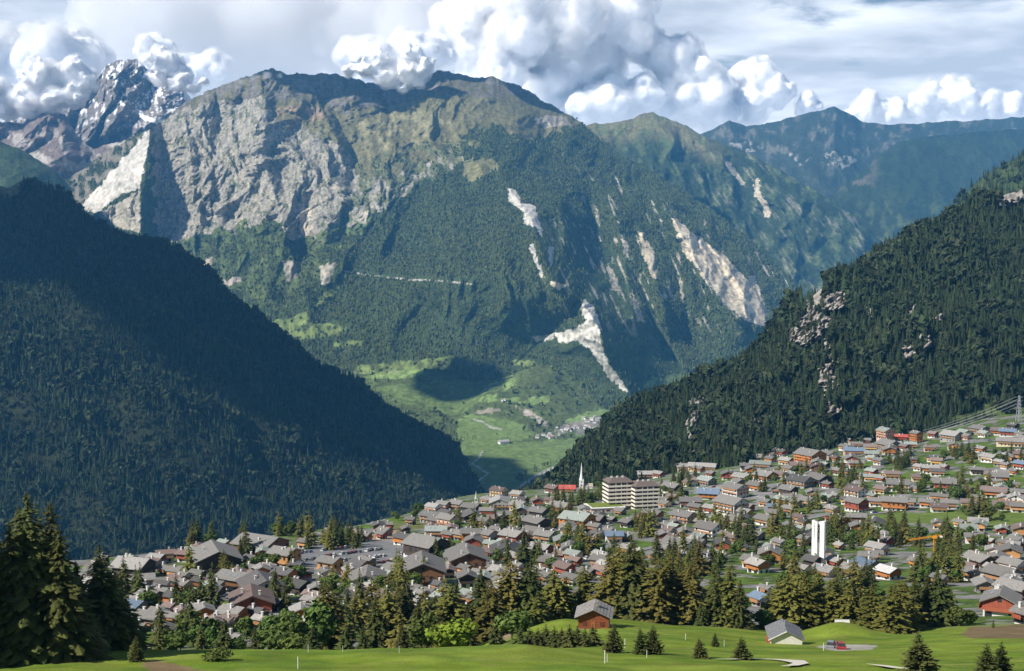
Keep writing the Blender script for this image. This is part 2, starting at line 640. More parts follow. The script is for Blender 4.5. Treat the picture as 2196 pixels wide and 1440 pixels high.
area([(690, 470), (790, 470), (860, 415), (780, 500), (720, 545), (680, 530)], BUSH * 1.25, 0.1, smooth(-0.4, 0.1, nz))
area([(1000, 350), (1058, 345), (1066, 372), (1010, 390), (985, 372)], C(.18, .17, .08), 0)
area([(950, 300), (1030, 300), (1040, 350), (960, 350)], C(.15, .15, .07), 0.05, smooth(-0.2, 0.3, nz))
# streaks of bare rock between the trees of the right flank
rf = smooth(1150, 1230, qx) * smooth(330, 400, qy + (qx - 1330) * -0.55) * smooth(760, 640, qy)
k = rf * smooth(0.42, 0.75, fbm((qx - qy * 0.45) / 11, (qy + qx * .2) / 70, 4, 91, 0.6) + 0.25 * nz)
col = mix(col, np.broadcast_to(ROCK * 1.1, col.shape), k)
forest = forest * (1 - k)
for pl, cc in [
    ([(322, 274), (172, 445), (208, 458), (255, 418), (300, 408), (314, 340)], PALE * .95), ([(215, 455), (300, 410), (302, 500), (250, 490)], ROCK * 1.15),
    ([(1252, 643), (1278, 662), (1287, 700), (1290, 745), (1312, 790), (1350, 842), (1335, 838), (1300, 802), (1268, 752), (1238, 730), (1200, 738), (1190, 716), (1240, 702), (1258, 690), (1246, 662)], PALE * 1.05),
    ([(1140, 725), (1190, 714), (1188, 728), (1150, 735)], PALE * .8),
    ([(1085, 400), (1105, 408), (1117, 436), (1148, 440), (1166, 512), (1148, 488), (1122, 478), (1124, 456), (1092, 432)], PALE), ([(1132, 525), (1142, 522), (1168, 598), (1160, 600)], PALE * .9),
    ([(1178, 602), (1216, 610), (1200, 622), (1182, 616)], CREAM), ([(1178, 530), (1188, 530), (1186, 570), (1178, 575)], PALE * .8),
    ([(1445, 468), (1475, 490), (1562, 556), (1603, 600), (1640, 668), (1648, 702), (1604, 692), (1560, 660), (1512, 602), (1462, 535)], CREAM * 1.05),
    ([(1440, 468), (1452, 470), (1458, 500), (1446, 492)], CREAM), ([(1368, 494), (1402, 538), (1412, 600), (1396, 592), (1376, 540)], CREAM * .95),
    ([(1606, 590), (1622, 596), (1645, 672), (1640, 704), (1618, 660)], CREAM), ([(1300, 560), (1325, 600), (1334, 625), (1312, 622)], ROCK), ([(1350, 620), (1368, 650), (1384, 692), (1366, 686)], CREAM * .8),
    ([(1455, 580), (1462, 600), (1466, 655), (1456, 640)], CREAM * .8), ([(1330, 500), (1345, 520), (1350, 560), (1338, 545)], ROCK),
    ([(448, 548), (458, 552), (440, 592), (430, 588)], C(.36, .30, .25)), ([(478, 602), (515, 590), (516, 604), (490, 612)], C(.36, .30, .26)), ([(684, 572), (722, 560), (705, 610), (692, 612)], ROCK * 1.1),
    ([(606, 560), (650, 560), (632, 600), (612, 605)], ROCK * .8), ([(1142, 254), (1212, 248), (1226, 268), (1170, 276)], C(.30, .27, .22)),
    ([(770, 460), (790, 452), (785, 480), (768, 480)], ROCK * 1.2)]:
    jx, jy = qx + 4 * nz2, qy + 4 * nz
    area(pl, cc, 0.0, np.maximum(0.72 + 0.28 * smooth(-0.62, -0.1, nz2 + 0.7 * nz), slab))
for pl in [[(570, 692), (622, 682), (668, 662), (660, 692), (745, 700), (742, 716), (640, 732), (600, 716)], [(708, 736), (776, 728), (776, 741), (714, 748)], [(738, 585), (748, 590), (720, 630), (665, 668), (655, 662), (700, 625)]]:
    area(pl, GRASS, 0.04, 0.5 + 0.5 * smooth(-.5, .1, nz))
for pl in [[(1378, 832), (1400, 812), (1480, 798), (1495, 815), (1450, 845), (1400, 850)], [(870, 775), (980, 764), (955, 792), (880, 812), (800, 815), (752, 806), (758, 785)], [(1090, 772), (1150, 775), (1155, 788), (1100, 785)]]:
    area(pl, GRASS * 1.1, 0.03, 0.6 + 0.4 * smooth(-.5, .1, nz))
jx, jy = qx, qy
road = seg_dist(qx, qy, [(740, 582), (800, 592), (880, 600), (960, 604), (1010, 610)])[0]
col = mix(col, np.broadcast_to(PALE * .8, col.shape), np.where((road < 1.6) & (nz > -0.35), 0.9, 0.0))
forest = np.where(road < 6, forest * 0.3, forest)
col *= (1 + 0.22 * nz + 0.14 * nz2)[..., None]
col = np.clip(col, .012, .8)
grid_object('mountain', cat, col, M_far)
forest = np.where(wall_r, forest * .04, forest)
rockm = (col.mean(-1) > .16) & (forest < .3)
for sh in range(1, 9):
    forest[:-sh] = np.where(rockm[sh:], forest[:-sh] * .25, forest[:-sh])
CAT_PTS, CAT_FOREST = cat, forest * (1 - 0.85 * smooth(0.35, 0.75, nz2 * .6 + nz * .5))


def ridge_range(name, lines, px0, px1, ncol, nsub, seed, tones, amp, scale, mat=M_far, jit=4.0, back=((250, -150), (1500, -900)), rockiness=0.0, relief=1.0):
    pts, nf = loft(lines, px0, px1, ncol, nsub, back=back, crest_jit=jit, jit_scale=34, seed=seed)
    x, y = proj(pts)
    X, Z = pts[..., 0], pts[..., 2]
    w = fbm(X / (scale * 1.3), Z / (scale * 1.3), 3, seed + 1) * scale * .3
    a = (ridged((X + w) / scale, Z / (scale * 2.1), 5, seed + 2, .55) - 1) * amp + fbm(X / (scale * .35), Z / (scale * .35), 5, seed + 7, .55) * amp * .3
    cy_ = np.interp(x, [c[0] for c in lines[-1]], [c[1] for c in lines[-1]])
    a *= np.clip((y - cy_) / 30, .1, 1)
    a[nf:] = 0
    pts[:nf] = push(pts, a)[:nf]
    n1 = fbm(x / 26, y / 34, 5, seed + 11, .6)
    n2 = fbm(x / 8, y / 16, 4, seed + 17, .6)
    return pts, nf, x, y, n1, n2, cy_


# ---------------- forested ridge behind the main mountain, to the right
r2 = [[(1180, 420, 9700), (1400, 520, 9000), (1600, 660, 8600), (1800, 720, 8400), (2010, 720, 8300)],
      [(1180, 276, 10900), (1270, 267, 10800), (1330, 262, 10700), (1370, 250, 10700), (1400, 240, 10700), (1450, 262, 10600), (1530, 300, 10500), (1620, 335, 10300), (1700, 380, 10000), (1780, 430, 9700), (1850, 480, 9500), (1920, 535, 9300), (2010, 620, 9100)]]
pts, nf, x, y, n1, n2, cy_ = ridge_range('x', r2, 1180, 2010, 340, [170], 120, None, 150, 480)
col = np.zeros(pts.shape) + WOOD_G * .7
col = mix(col, np.broadcast_to(OLIVE * 1.1, col.shape), smooth(70, 25, y - cy_ + 14 * n1) * smooth(1600, 1480, x))
col = mix(col, np.broadcast_to(BUSH * 1.0, col.shape), smooth(.0, .5, n1) * .7)
k = smooth(.38, .75, fbm((x - y * .7) / 10, (y + x * .3) / 60, 4, 133, .6) + .3 * n1)
col = mix(col, np.broadcast_to(ROCK * .8, col.shape), k * smooth(1450, 1560, x) * .5)
k = (seg_dist(x + 4 * n2, y, [(1560, 352), (1592, 392)])[0] < 5) | (seg_dist(x + 5 * n2, y, [(1625, 388), (1622, 412), (1640, 440), (1646, 462)])[0] < 6)
col = mix(col, np.broadcast_to(CREAM * 1.15, col.shape), k * 0.9)
col *= (1 + .25 * n1 + .18 * n2)[..., None]
grid_object('ridge_behind', pts, np.clip(col, .01, .7), M_far)

# ---------------- blue ranges on the right horizon
r3 = [[(1480, 420, 11800), (1700, 480, 11000), (1900, 560, 10500), (2300, 600, 10500)],
      [(1480, 300, 13600), (1545, 268, 13600), (1565, 258, 13600), (1600, 272, 13600), (1660, 262, 13500), (1720, 245, 13500), (1790, 229, 13500), (1815, 240, 13500), (1850, 262, 13500), (1920, 268, 13500), (2000, 262, 13500), (2100, 258, 13500), (2300, 245, 13500)]]
pts, nf, x, y, n1, n2, cy_ = ridge_range('x', r3, 1480, 2300, 300, [150], 160, None, 130, 1300, jit=2.5)
col = np.zeros(pts.shape) + C(.045, .058, .040)
col = mix(col, np.broadcast_to(ROCK * .5, col.shape), smooth(.25, .7, n1 + .3 * n2) * smooth(420, 300, y) * .6)
for pl in [[(1690, 335), (1700, 330), (1725, 345), (1740, 340), (1720, 355)], [(1765, 330), (1790, 322), (1840, 340), (1830, 360), (1780, 362)], [(1570, 308), (1610, 303), (1640, 318), (1590, 332)]]:
    col = mix(col, np.broadcast_to(PALE * .9, col.shape), inpoly(x + 6 * n2, y + 6 * n1, pl) * smooth(-.1, .5, n2) * .5)
col = mix(col, np.broadcast_to(BUSH * 1.5, col.shape), smooth(420, 470, y) * smooth(-.1, .5, n1))
col *= (1 + .2 * n1 + .15 * n2)[..., None]
grid_object('far_range', pts, np.clip(col, .01, .7), M_far)
r4 = [[(1760, 560, 9300), (1900, 560, 9300), (2300, 560, 9300)],
      [(1760, 440, 11000), (1800, 405, 11000), (1850, 365, 11200), (1890, 330, 11300), (1930, 304, 11400), (2000, 292, 11500), (2100, 284, 11500), (2196, 276, 11500), (2300, 270, 11500)]]
pts, nf, x, y, n1, n2, cy_ = ridge_range('x', r4, 1760, 2300, 200, [110], 190, None, 110, 900, jit=2)
col = np.zeros(pts.shape) + WOOD_G * .6
col = mix(col, np.broadcast_to(GRASS * .45, col.shape), smooth(410, 490, y + 25 * n1) * smooth(-.1, .4, n1))
col = mix(col, np.broadcast_to(BROWN, col.shape), smooth(420, 380, y) * smooth(1900, 1830, x) * smooth(0, .4, n1))
col *= (1 + .2 * n1 + .15 * n2)[..., None]
grid_object('wooded_shoulder', pts, np.clip(col, .01, .7), M_far)
r5 = [[(1980, 700, 2950), (2300, 620, 3000)], [(1980, 520, 3500), (2000, 490, 3500), (2040, 447, 3550), (2060, 424, 3550), (2100, 388, 3600), (2150, 356, 3600), (2196, 332, 3600), (2300, 280, 3650)]]
pts, nf, x, y, n1, n2, cy_ = ridge_range('x', r5, 1980, 2300, 100, [60], 210, None, 25, 300, mat=M_slope, jit=2)
grid_object('wooded_spur', pts, np.zeros(pts.shape) + WOOD_G * (1 + .2 * n1)[..., None], M_slope)
SPUR_PTS = pts

# ---------------- snowy range on the left
l1 = [[(-90, 420, 9000), (200, 420, 9000), (520, 330, 9200)],
      [(-90, 262, 10400), (0, 256, 10400), (60, 246, 10400), (120, 232, 10400), (160, 214, 10400), (190, 190, 10400), (208, 168, 10450), (228, 140, 10450), (262, 126, 10450), (300, 130, 10450), (325, 146, 10450), (360, 164, 10450), (392, 184, 10450), (410, 215, 10500), (440, 196, 10500), (520, 190, 10500)]]
pts, nf, x, y, n1, n2, cy_ = ridge_range('x', l1, -90, 520, 300, [180], 240, None, 300, 420, jit=7)
nn = normals(pts)
col = np.zeros(pts.shape) + C(.20, .175, .155)
col = mix(col, np.broadcast_to(ROCK_D * .8, col.shape), smooth(.0, .5, n1))
snow = smooth(.20, .36, n2 * .5 + nn[..., 2] * .5 - .25 + n1 * .25) * smooth(330, 180, y)
snow = np.maximum(snow, (seg_dist(x + 5 * n2, y + 4 * n1, [(395, 188), (402, 212), (412, 218)])[0] < 6) * 1.0)
snow = np.maximum(snow, (seg_dist(x + 4 * n2, y + 4 * n1, [(300, 250), (350, 262), (365, 262)])[0] < 5) * 1.0)
col = mix(col, np.broadcast_to(C(.82, .84, .88), col.shape), snow)
col *= (1 + .2 * n1 + .2 * n2)[..., None]
grid_object('snowy_range', pts, np.clip(col, .01, .9), M_far)
l2 = [[(-90, 420, 7900), (200, 460, 7800), (330, 420, 8000)],
      [(-90, 280, 9300), (0, 262, 9300), (50, 266, 9300), (80, 240, 9350), (110, 232, 9350), (140, 248, 9300), (170, 296, 9200), (200, 318, 9100), (250, 306, 9000), (330, 290, 9000)]]
pts, nf, x, y, n1, n2, cy_ = ridge_range('x', l2, -90, 330, 220, [130], 270, None, 170, 380, jit=4)
col = np.zeros(pts.shape) + C(.17, .135, .115)
col = mix(col, np.broadcast_to(C(.30, .27, .235), col.shape), smooth(.1, .45, n1 - .3 * n2))
k = smooth(12, 5, seg_dist(x + 7 * n2, y + 7 * n1, [(60, 330), (110, 345), (165, 360), (190, 350)])[0]) + smooth(12, 5, seg_dist(x + 7 * n2, y + 6 * n1, [(170, 285), (210, 290), (250, 312)])[0])
col = mix(col, np.broadcast_to(C(.42, .39, .34), col.shape), np.clip(k, 0, 1) * .85)
col *= (1 + .2 * n1 + .2 * n2)[..., None]
grid_object('bare_range', pts, np.clip(col, .01, .8), M_far)
l3 = [[(-90, 470, 6300), (240, 500, 6300)], [(-90, 286, 7400), (0, 303, 7400), (40, 318, 7400), (80, 342, 7400), (120, 368, 7400), (145, 395, 7400), (160, 430, 7400), (185, 470, 7400), (240, 540, 7400)]]
pts, nf, x, y, n1, n2, cy_ = ridge_range('x', l3, -90, 240, 140, [80], 290, None, 50, 350, jit=2)
grid_object('wooded_hill', pts, np.clip((np.zeros(pts.shape) + WOOD_G * 1.1) * (1 + .35 * n1 + .3 * n2)[..., None], .01, 1), M_far)

# ---------------- valley floor and terraces
V = [[(500, 1140, 3470), (1100, 1140, 3470), (1620, 1140, 3470)], [(500, 1040, 4200), (1100, 1040, 4200), (1620, 1040, 4200)], [(500, 905, 5560), (1100, 905, 5560), (1620, 905, 5560)],
     [(500, 872, 5700), (900, 850, 5750), (1100, 866, 5760), (1300, 878, 5760), (1620, 868, 5760)], [(500, 800, 6000), (750, 793, 6150), (900, 785, 6200), (1100, 795, 6150), (1300, 830, 6050), (1450, 810, 6200), (1620, 805, 6300)],
     [(500, 750, 6650), (750, 765, 6600), (1100, 765, 6600), (1620, 770, 6700)]]
val, nfv = loft(V, 500, 1620, 420, [20, 70, 40, 90, 40], back=((300, -60),), crest_jit=0)
x, y = proj(val)
n1, n2 = fbm(x / 28, y / 12, 5, 301, .6), fbm(x / 9, y / 5, 4, 311, .6)


def bump(cx, cy, rx, ry, h):
    r = ((x - cx) / rx) ** 2 + ((y - cy) / ry) ** 2
    return h * np.exp(-r * 1.4)


val[..., 2] += bump(1180, 845, 130, 40, 110) + bump(1060, 872, 60, 16, 40) + bump(930, 800, 90, 22, 40) + bump(1270, 905, 40, 10, 18) + fbm(val[..., 0] / 220, val[..., 1] / 220, 4, 321) * 14 * smooth(905, 880, y)
x, y = proj(val)
jx, jy = x + 9 * n2, y + 4 * fbm(x / 15, y / 8, 3, 331)
col = np.zeros(val.shape) + BUSH * 1.1
forest = np.ones(x.shape) * .85
FIELD = C(.145, .205, .066)
area([(975, 1140), (965, 960), (1000, 945), (1100, 950), (1240, 940), (1230, 930), (1300, 925), (1250, 980), (1150, 1020), (1100, 1070), (1060, 1140)], FIELD, 0.0)
area([(980, 900), (1010, 888), (1110, 905), (1140, 925), (1170, 932), (1120, 945), (1000, 950), (975, 930)], FIELD * 1.1, .04)
area([(870, 775), (980, 765), (950, 790), (880, 812), (800, 815), (760, 806), (760, 785)], FIELD * 1.35, .03, smooth(-.5, .0, n1))
area([(1090, 772), (1150, 775), (1155, 788), (1100, 785)], FIELD * 1.4, .02)
area([(1000, 862), (1060, 818), (1110, 800), (1100, 830), (1060, 855), (1180, 850), (1170, 872), (1090, 862), (1000, 866)], FIELD * 1.25, .05, smooth(-.6, .0, n1))
area([(1380, 830), (1400, 812), (1480, 800), (1490, 815), (1450, 842), (1400, 846)], FIELD * 1.35, .06, smooth(-.6, -.1, n1))
area([(1210, 900), (1290, 878), (1340, 880), (1330, 900), (1260, 905), (1220, 912)], FIELD * 1.2, .05)
area([(790, 830), (1000, 812), (1040, 850), (990, 890), (960, 890), (850, 862)], FIELD * .8, .10)
area([(1105, 872), (1140, 880), (1170, 905), (1180, 918), (1150, 905), (1120, 890)], C(.36, .32, .27), 0, smooth(-.5, 0, n1))
area([(1020, 880), (1070, 876), (1075, 884), (1025, 888)], C(.32, .28, .23), 0, .8)
area([(1190, 922), (1215, 908), (1300, 894), (1330, 896), (1325, 912), (1260, 930), (1190, 930)], C(.22, .22, .18), 0.05)
area([(740, 786), (860, 782), (850, 800), (760, 802)], C(.20, .22, .12), .1)
d1 = np.minimum(seg_dist(x, y, [(1035, 967), (1026, 985), (1012, 995), (1030, 1005), (1047, 1016), (1022, 1034)])[0], seg_dist(x, y, [(1015, 900), (1035, 905), (1055, 918), (1075, 921)])[0])
d1 = np.minimum(d1, seg_dist(x, y, [(1185, 1004), (1150, 1020), (1115, 1045), (1100, 1062)])[0] * .6)
col = mix(col, np.broadcast_to(C(.42, .41, .36), col.shape), (d1 < 1.7) * .9)
riv = seg_dist(x, y, [(1090, 1065), (1110, 1035), (1150, 1015), (1200, 998)])[0]
forest = np.where((riv < 9) & (y < 1040), .9, forest)
forest = np.where(d1 < 3, 0, forest)
col *= (1 + .22 * n1 + .14 * n2)[..., None]
grid_object('valley_floor', val, np.clip(col, .01, .7), M_slope)
VAL_PTS, VAL_FOREST = val, forest * smooth(-.45, .25, n1 + .4 * n2 + .25 * (forest > .5))

# ---------------- dark forest slope on the left (two folds)
lf = [[(-160, 1330, 2350), (200, 1290, 2400), (500, 1240, 2500), (900, 1180, 2800), (1060, 1150, 3000), (1110, 1150, 3200)],
      [(-160, 560, 3150), (0, 585, 3150), (150, 610, 3150), (300, 660, 3150), (450, 745, 3150), (600, 840, 3150), (750, 930, 3150), (880, 1010, 3150), (960, 1060, 3200), (1110, 1120, 3300)],
      [(-160, 640, 3500), (0, 650, 3500), (150, 670, 3500), (300, 700, 3500), (450, 770, 3450), (600, 860, 3400), (750, 945, 3350), (880, 1015, 3300), (960, 1064, 3300), (1110, 1122, 3350)],
      [(-160, 355, 4250), (0, 396, 4200), (60, 408, 4200), (120, 424, 4150), (200, 460, 4100), (270, 493, 4050), (330, 523, 4000), (400, 562, 3950), (450, 598, 3900), (500, 638, 3850), (560, 686, 3800), (610, 722, 3750), (650, 752, 3720), (700, 785, 3700), (760, 820, 3680), (820, 852, 3650), (870, 878, 3620), (920, 907, 3600), (960, 932, 3580), (985, 967, 3560), (1000, 997, 3540), (1020, 1035, 3520), (1060, 1095, 3500), (1110, 1140, 3480)]]
ls, nfl = loft(lf, -160, 1110, 260, [90, 8, 70], back=((150, -60), (900, -700)), crest_jit=2.5)
x, y = proj(ls)
ls[:nfl, :, 2] += (fbm(ls[..., 0] / 260, ls[..., 1] / 260, 4, 401) * 26 + ridged(ls[..., 0] / 420, ls[..., 1] / 420, 3, 405) * 22 - 20)[:nfl] * np.clip(np.arange(nfl) / 10, 0, 1)[:, None]
n1 = fbm(x / 40, y / 40, 4, 411)
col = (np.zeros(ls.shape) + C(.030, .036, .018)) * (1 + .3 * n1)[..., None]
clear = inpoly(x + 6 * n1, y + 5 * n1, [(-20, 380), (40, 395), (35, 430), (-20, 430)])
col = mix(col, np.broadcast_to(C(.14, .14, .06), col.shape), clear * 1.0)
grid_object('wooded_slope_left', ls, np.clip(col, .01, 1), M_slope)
LS_PTS, LS_MASK, LS_N = ls, (1 - clear) * (0.45 + 0.55 * smooth(-.6, .1, fbm(ls[..., 0] / 90, ls[..., 1] / 90, 3, 421))), nfl

# ---------------- forest slope with rock outcrops on the right
rf_ = [[(1110, 1100, 1400), (1150, 1085, 1420), (1300, 1060, 1430), (1500, 1020, 1440), (1700, 985, 1470), (1900, 955, 1500), (2100, 915, 1550), (2300, 850, 1600)],
       [(1110, 1100, 1800), (1150, 1085, 1850), (1180, 1066, 1870), (1200, 1040, 1890), (1225, 1004, 1900), (1255, 966, 1910), (1292, 928, 1920), (1330, 902, 1930), (1370, 876, 1940), (1410, 858, 1950), (1440, 852, 1960), (1490, 834, 1980), (1520, 820, 1990), (1560, 804, 2000), (1600, 770, 2010), (1640, 732, 2020), (1660, 708, 2020), (1700, 664, 2030), (1760, 622, 2050), (1800, 592, 2060), (1860, 566, 2080), (1900, 550, 2090), (1940, 532, 2100), (1990, 500, 2120), (2040, 468, 2150), (2100, 438, 2180), (2196, 404, 2250), (2300, 360, 2320)]]
rs_, nfr = loft(rf_, 1110, 2300, 330, [170], back=((100, -40), (700, -600)), crest_jit=3)
x, y = proj(rs_)
X, Z = rs_[..., 0], rs_[..., 2]
a = fbm(X / 120, Z / 120, 4, 501) * 22 + (ridged(X / 170, Z / 260, 4, 505) - 1) * 26
ROCKS = [[(1725, 625), (1752, 612), (1768, 640), (1760, 670), (1775, 690), (1755, 715), (1735, 735), (1715, 728), (1700, 705), (1722, 685)], [(1770, 745), (1785, 750), (1785, 800), (1795, 830), (1798, 870), (1782, 890), (1768, 850), (1765, 790)],
         [(1945, 668), (1965, 662), (1975, 690), (1995, 735), (1980, 745), (1968, 715)], [(2000, 680), (2022, 678), (2020, 700), (2008, 695)], [(1885, 745), (1896, 745), (1893, 790), (1887, 790)], [(1476, 862), (1508, 848), (1500, 880), (1492, 920), (1490, 960), (1470, 985), (1478, 930), (1470, 890)],
         [(1860, 655), (1872, 655), (1872, 680), (1862, 675)], [(2140, 425), (2190, 400), (2190, 425), (2150, 440)], [(1616, 880), (1634, 885), (1630, 905), (1618, 900)], [(1745, 640), (1800, 628), (1815, 650), (1790, 665), (1765, 660)], [(1930, 720), (1950, 715), (1960, 760), (1945, 770)], [(1755, 800), (1772, 790), (1775, 830), (1760, 830)]]
ROCKS = [[(sum(a for a, b in pl) / len(pl) + (u - sum(a for a, b in pl) / len(pl)) * 1.35, sum(b for a, b in pl) / len(pl) + (v - sum(b for a, b in pl) / len(pl)) * 1.15) for u, v in pl] for pl in ROCKS]
n1, n2 = fbm(x / 20, y / 20, 4, 511, .6), fbm(x / 7, y / 9, 4, 521, .6)
rk = np.zeros(x.shape)
for pl in ROCKS:
    rk = np.maximum(rk, inpoly(x + 9 * n1, y + 9 * n2, pl) * 1.0)
a += rk * (34 + 22 * n2)
a[nfr:] = 0
a *= np.clip((y - np.interp(x, [c[0] for c in rf_[1]], [c[1] for c in rf_[1]])) / 30, .2, 1)
rs_[:nfr] = push(rs_, a)[:nfr]
col = (np.zeros(rs_.shape) + C(.028, .038, .020)) * (1 + .3 * n1)[..., None]
col = mix(col, np.broadcast_to(C(.29, .265, .235), col.shape), rk)
cut = inpoly(x, y, [(1980, 915), (2080, 885), (2150, 845), (2196, 810), (2300, 790), (2300, 860), (2196, 900)])
col = mix(col, np.broadcast_to(C(.075, .10, .035), col.shape), cut * .9)
col *= (1 + .3 * n2)[..., None]
grid_object('wooded_slope_right', rs_, np.clip(col, .01, .7), M_slope)
RS_PTS, RS_N = rs_, nfr
rk2 = rk.copy()
for dy_ in (5, 10, 16, 22, 28, 34, 40):
    for pl in ROCKS:
        rk2 = np.maximum(rk2, inpoly(x + 9 * n1, y + 9 * n2 - dy_, pl) * 1.0)
RS_MASK = (1 - .97 * rk2) * (1 - .8 * cut) * (.5 + .5 * smooth(-.5, .1, n1))

# ---------------- the near hillside and the village shelf
G_PX = np.array([-300, 0, 200, 400, 700, 1000, 1130, 1220, 1300, 1500, 1700, 1900, 2196, 2500], float)
G_ROWS = [  # distance, photo row of the ground at each column
    (190, [1440] * 14),
    (225, [1400, 1400, 1396, 1393, 1396, 1387, 1385, 1394, 1404, 1410, 1416, 1416, 1412, 1412]),
    (260, [1408, 1408, 1408, 1406, 1406, 1402, 1398, 1388, 1380, 1386, 1396, 1394, 1384, 1384]),
    (300, [1408, 1408, 1408, 1408, 1406, 1396, 1362, 1348, 1345, 1356, 1374, 1374, 1360, 1358]),
    (350, [1394, 1394, 1394, 1394, 1390, 1372, 1340, 1326, 1326, 1340, 1352, 1350, 1336, 1334]),
    (450, [1316, 1316, 1316, 1314, 1312, 1304, 1296, 1290, 1288, 1292, 1298, 1297, 1292, 1290]),
    (520, [1270, 1270, 1268, 1266, 1266, 1264, 1262, 1260, 1260, 1262, 1264, 1262, 1258, 1256]),
    (640, [1207, 1207, 1206, 1206, 1206, 1206, 1206, 1206, 1206, 1206, 1206, 1202, 1198, 1196]),
    (800, [1158, 1158, 1157, 1156, 1155, 1154, 1153, 1152, 1151, 1150, 1148, 1140, 1130, 1126]),
    (1000, [1110, 1110, 1110, 1109, 1107, 1106, 1105, 1103, 1100, 1090, 1078, 1066, 1050, 1040]),
    (1250, [1075, 1075, 1075, 1073, 1070, 1067, 1066, 1063, 1058, 1037, 1012, 994, 966, 950]),
    (1450, [1060, 1060, 1060, 1058, 1055, 1052, 1050, 1047, 1040, 1010, 978, 950, 908, 880]),
    (1800, [1050, 1050, 1050, 1048, 1045, 1042, 1040, 1036, 1030, 995, 955, 915, 850, 810])]
G_D = np.array([r[0] for r in G_ROWS], float)
G_Z = np.array([[P(px, py, d)[2] for px, py in zip(G_PX, r)] for d, r in G_ROWS])
G_D = np.concatenate([[-400, -60, 0, 60, 120, 165], G_D])
G_Z = np.concatenate([np.array([[90.], [12.], [-1.8], [-25.], [-46.], [-57.]]) * np.ones((1, 14)), G_Z], 0)
EDGE = [(-300, 640), (150, 650), (300, 690), (480, 770), (620, 850), (760, 905), (860, 1010), (950, 1200), (1020, 1330), (1130, 1430), (1200, 1460), (1300, 1600), (2500, 2600)]


def _tan_int(xs, ys, x):
    """piecewise cubic through ys (k, ...) at xs"""
    i = np.clip(np.searchsorted(xs, x) - 1, 0, len(xs) - 2)
    m = np.gradient(ys, xs, axis=0)
    h = xs[i + 1] - xs[i]
    t = (x - xs[i]) / h
    return i, t, h, m


_GM = np.gradient(G_Z, G_D, axis=0)


def ground_z(X, Y):
    X, Y = np.asarray(X, float), np.asarray(Y, float)
    px = 1098 + X / np.maximum(Y, 150) * FOC
    px = np.clip(px, -300, 2500)
    j = np.clip(np.searchsorted(G_PX, px) - 1, 0, len(G_PX) - 2)
    s = (px - G_PX[j]) / (G_PX[j + 1] - G_PX[j])
    s = s * s * (3 - 2 * s) * .5 + s * .5
    Yc = np.clip(Y, G_D[0], G_D[-1])
    i = np.clip(np.searchsorted(G_D, Yc) - 1, 0, len(G_D) - 2)
    h = G_D[i + 1] - G_D[i]
    t = (Yc - G_D[i]) / h

    def herm(jj):
        p0, p1, m0, m1 = G_Z[i, jj], G_Z[i + 1, jj], _GM[i, jj] * h, _GM[i + 1, jj] * h
        return (2 * t ** 3 - 3 * t ** 2 + 1) * p0 + (t ** 3 - 2 * t ** 2 + t) * m0 + (-2 * t ** 3 + 3 * t ** 2) * p1 + (t ** 3 - t ** 2) * m1
    z = herm(j) * (1 - s) + herm(j + 1) * s
    e = np.interp(px, [a for a, _ in EDGE], [b for _, b in EDGE])
    z = z - np.maximum(Y - e, 0) * 0.75
    # mound beside the pale shed
    mx, my = (1815 - 1098) / FOC * 318, 318
    z = z + 3.6 * np.exp(-(((X - mx) / 9) ** 2 + ((Y - my) / 9) ** 2))
    mx, my = (1200 - 1098) / FOC * 312, 312
    z = z + 1.6 * np.exp(-(((X - mx) / 9) ** 2 + ((Y - my) / 10) ** 2))
    return z


def on_ground(px, py):
    """where the line of sight through a photo pixel meets the ground"""
    v = P(px, py, 1.0)
    ds = np.concatenate([np.arange(170, 500, 1.0), np.arange(500, 1800, 2.0)])
    gz = ground_z(v[0] * ds, ds)
    below = v[2] * ds < gz
    k = int(np.argmax(below)) if below.any() else len(ds) - 1
    d = ds[k]
    return Vector((v[0] * d, d, float(ground_z(v[0] * d, d))))


def at_dist(px, d):
    X = (px - 1098) / FOC * d * 1.0
    return Vector((X, d, float(ground_z(X, d))))


uc = np.linspace(-0.62, 0.62, 420)
yr = np.concatenate([np.linspace(-300, 150, 24), np.linspace(160, 370, 190), np.linspace(374, 900, 190), np.linspace(904, 1700, 140), np.linspace(1720, 2300, 20)])
UU, YY = np.meshgrid(uc, yr)
XX = UU * np.maximum(YY, 150)
g_pts = np.stack([XX, YY, ground_z(XX, YY)], -1)
x, y = proj(g_pts)
n1, n2 = fbm(XX / 18, YY / 18, 4, 601, .6), fbm(XX / 4, YY / 4, 3, 611, .6)
g_pts[..., 2] += .25 * fbm(XX / 14, YY / 14, 3, 621) * smooth(100, 170, YY)
TURF = C(.145, .205, .022)
col = np.zeros(g_pts.shape) + TURF
col = mix(col, np.broadcast_to(C(.195, .245, .038), col.shape), smooth(-.3, .5, fbm(XX / 30, YY / 9, 4, 631)) * .8)
col = mix(col, np.broadcast_to(C(.080, .150, .018), col.shape), smooth(.0, .5, fbm(XX / 22, YY / 12, 3, 636)) * .6)
mow = np.sin((XX * .35 + YY) / 1.7) * .5 + .5
col = mix(col, np.broadcast_to(C(.115, .175, .02), col.shape), mow * .25 * smooth(250, 180, YY) * smooth(-.2, .4, fbm(XX / 25, YY / 25, 2, 651)))
col = mix(col, np.broadcast_to(C(.20, .19, .06), col.shape), smooth(.25, .6, fbm(XX / 6, YY / 4, 4, 655)) * .35)
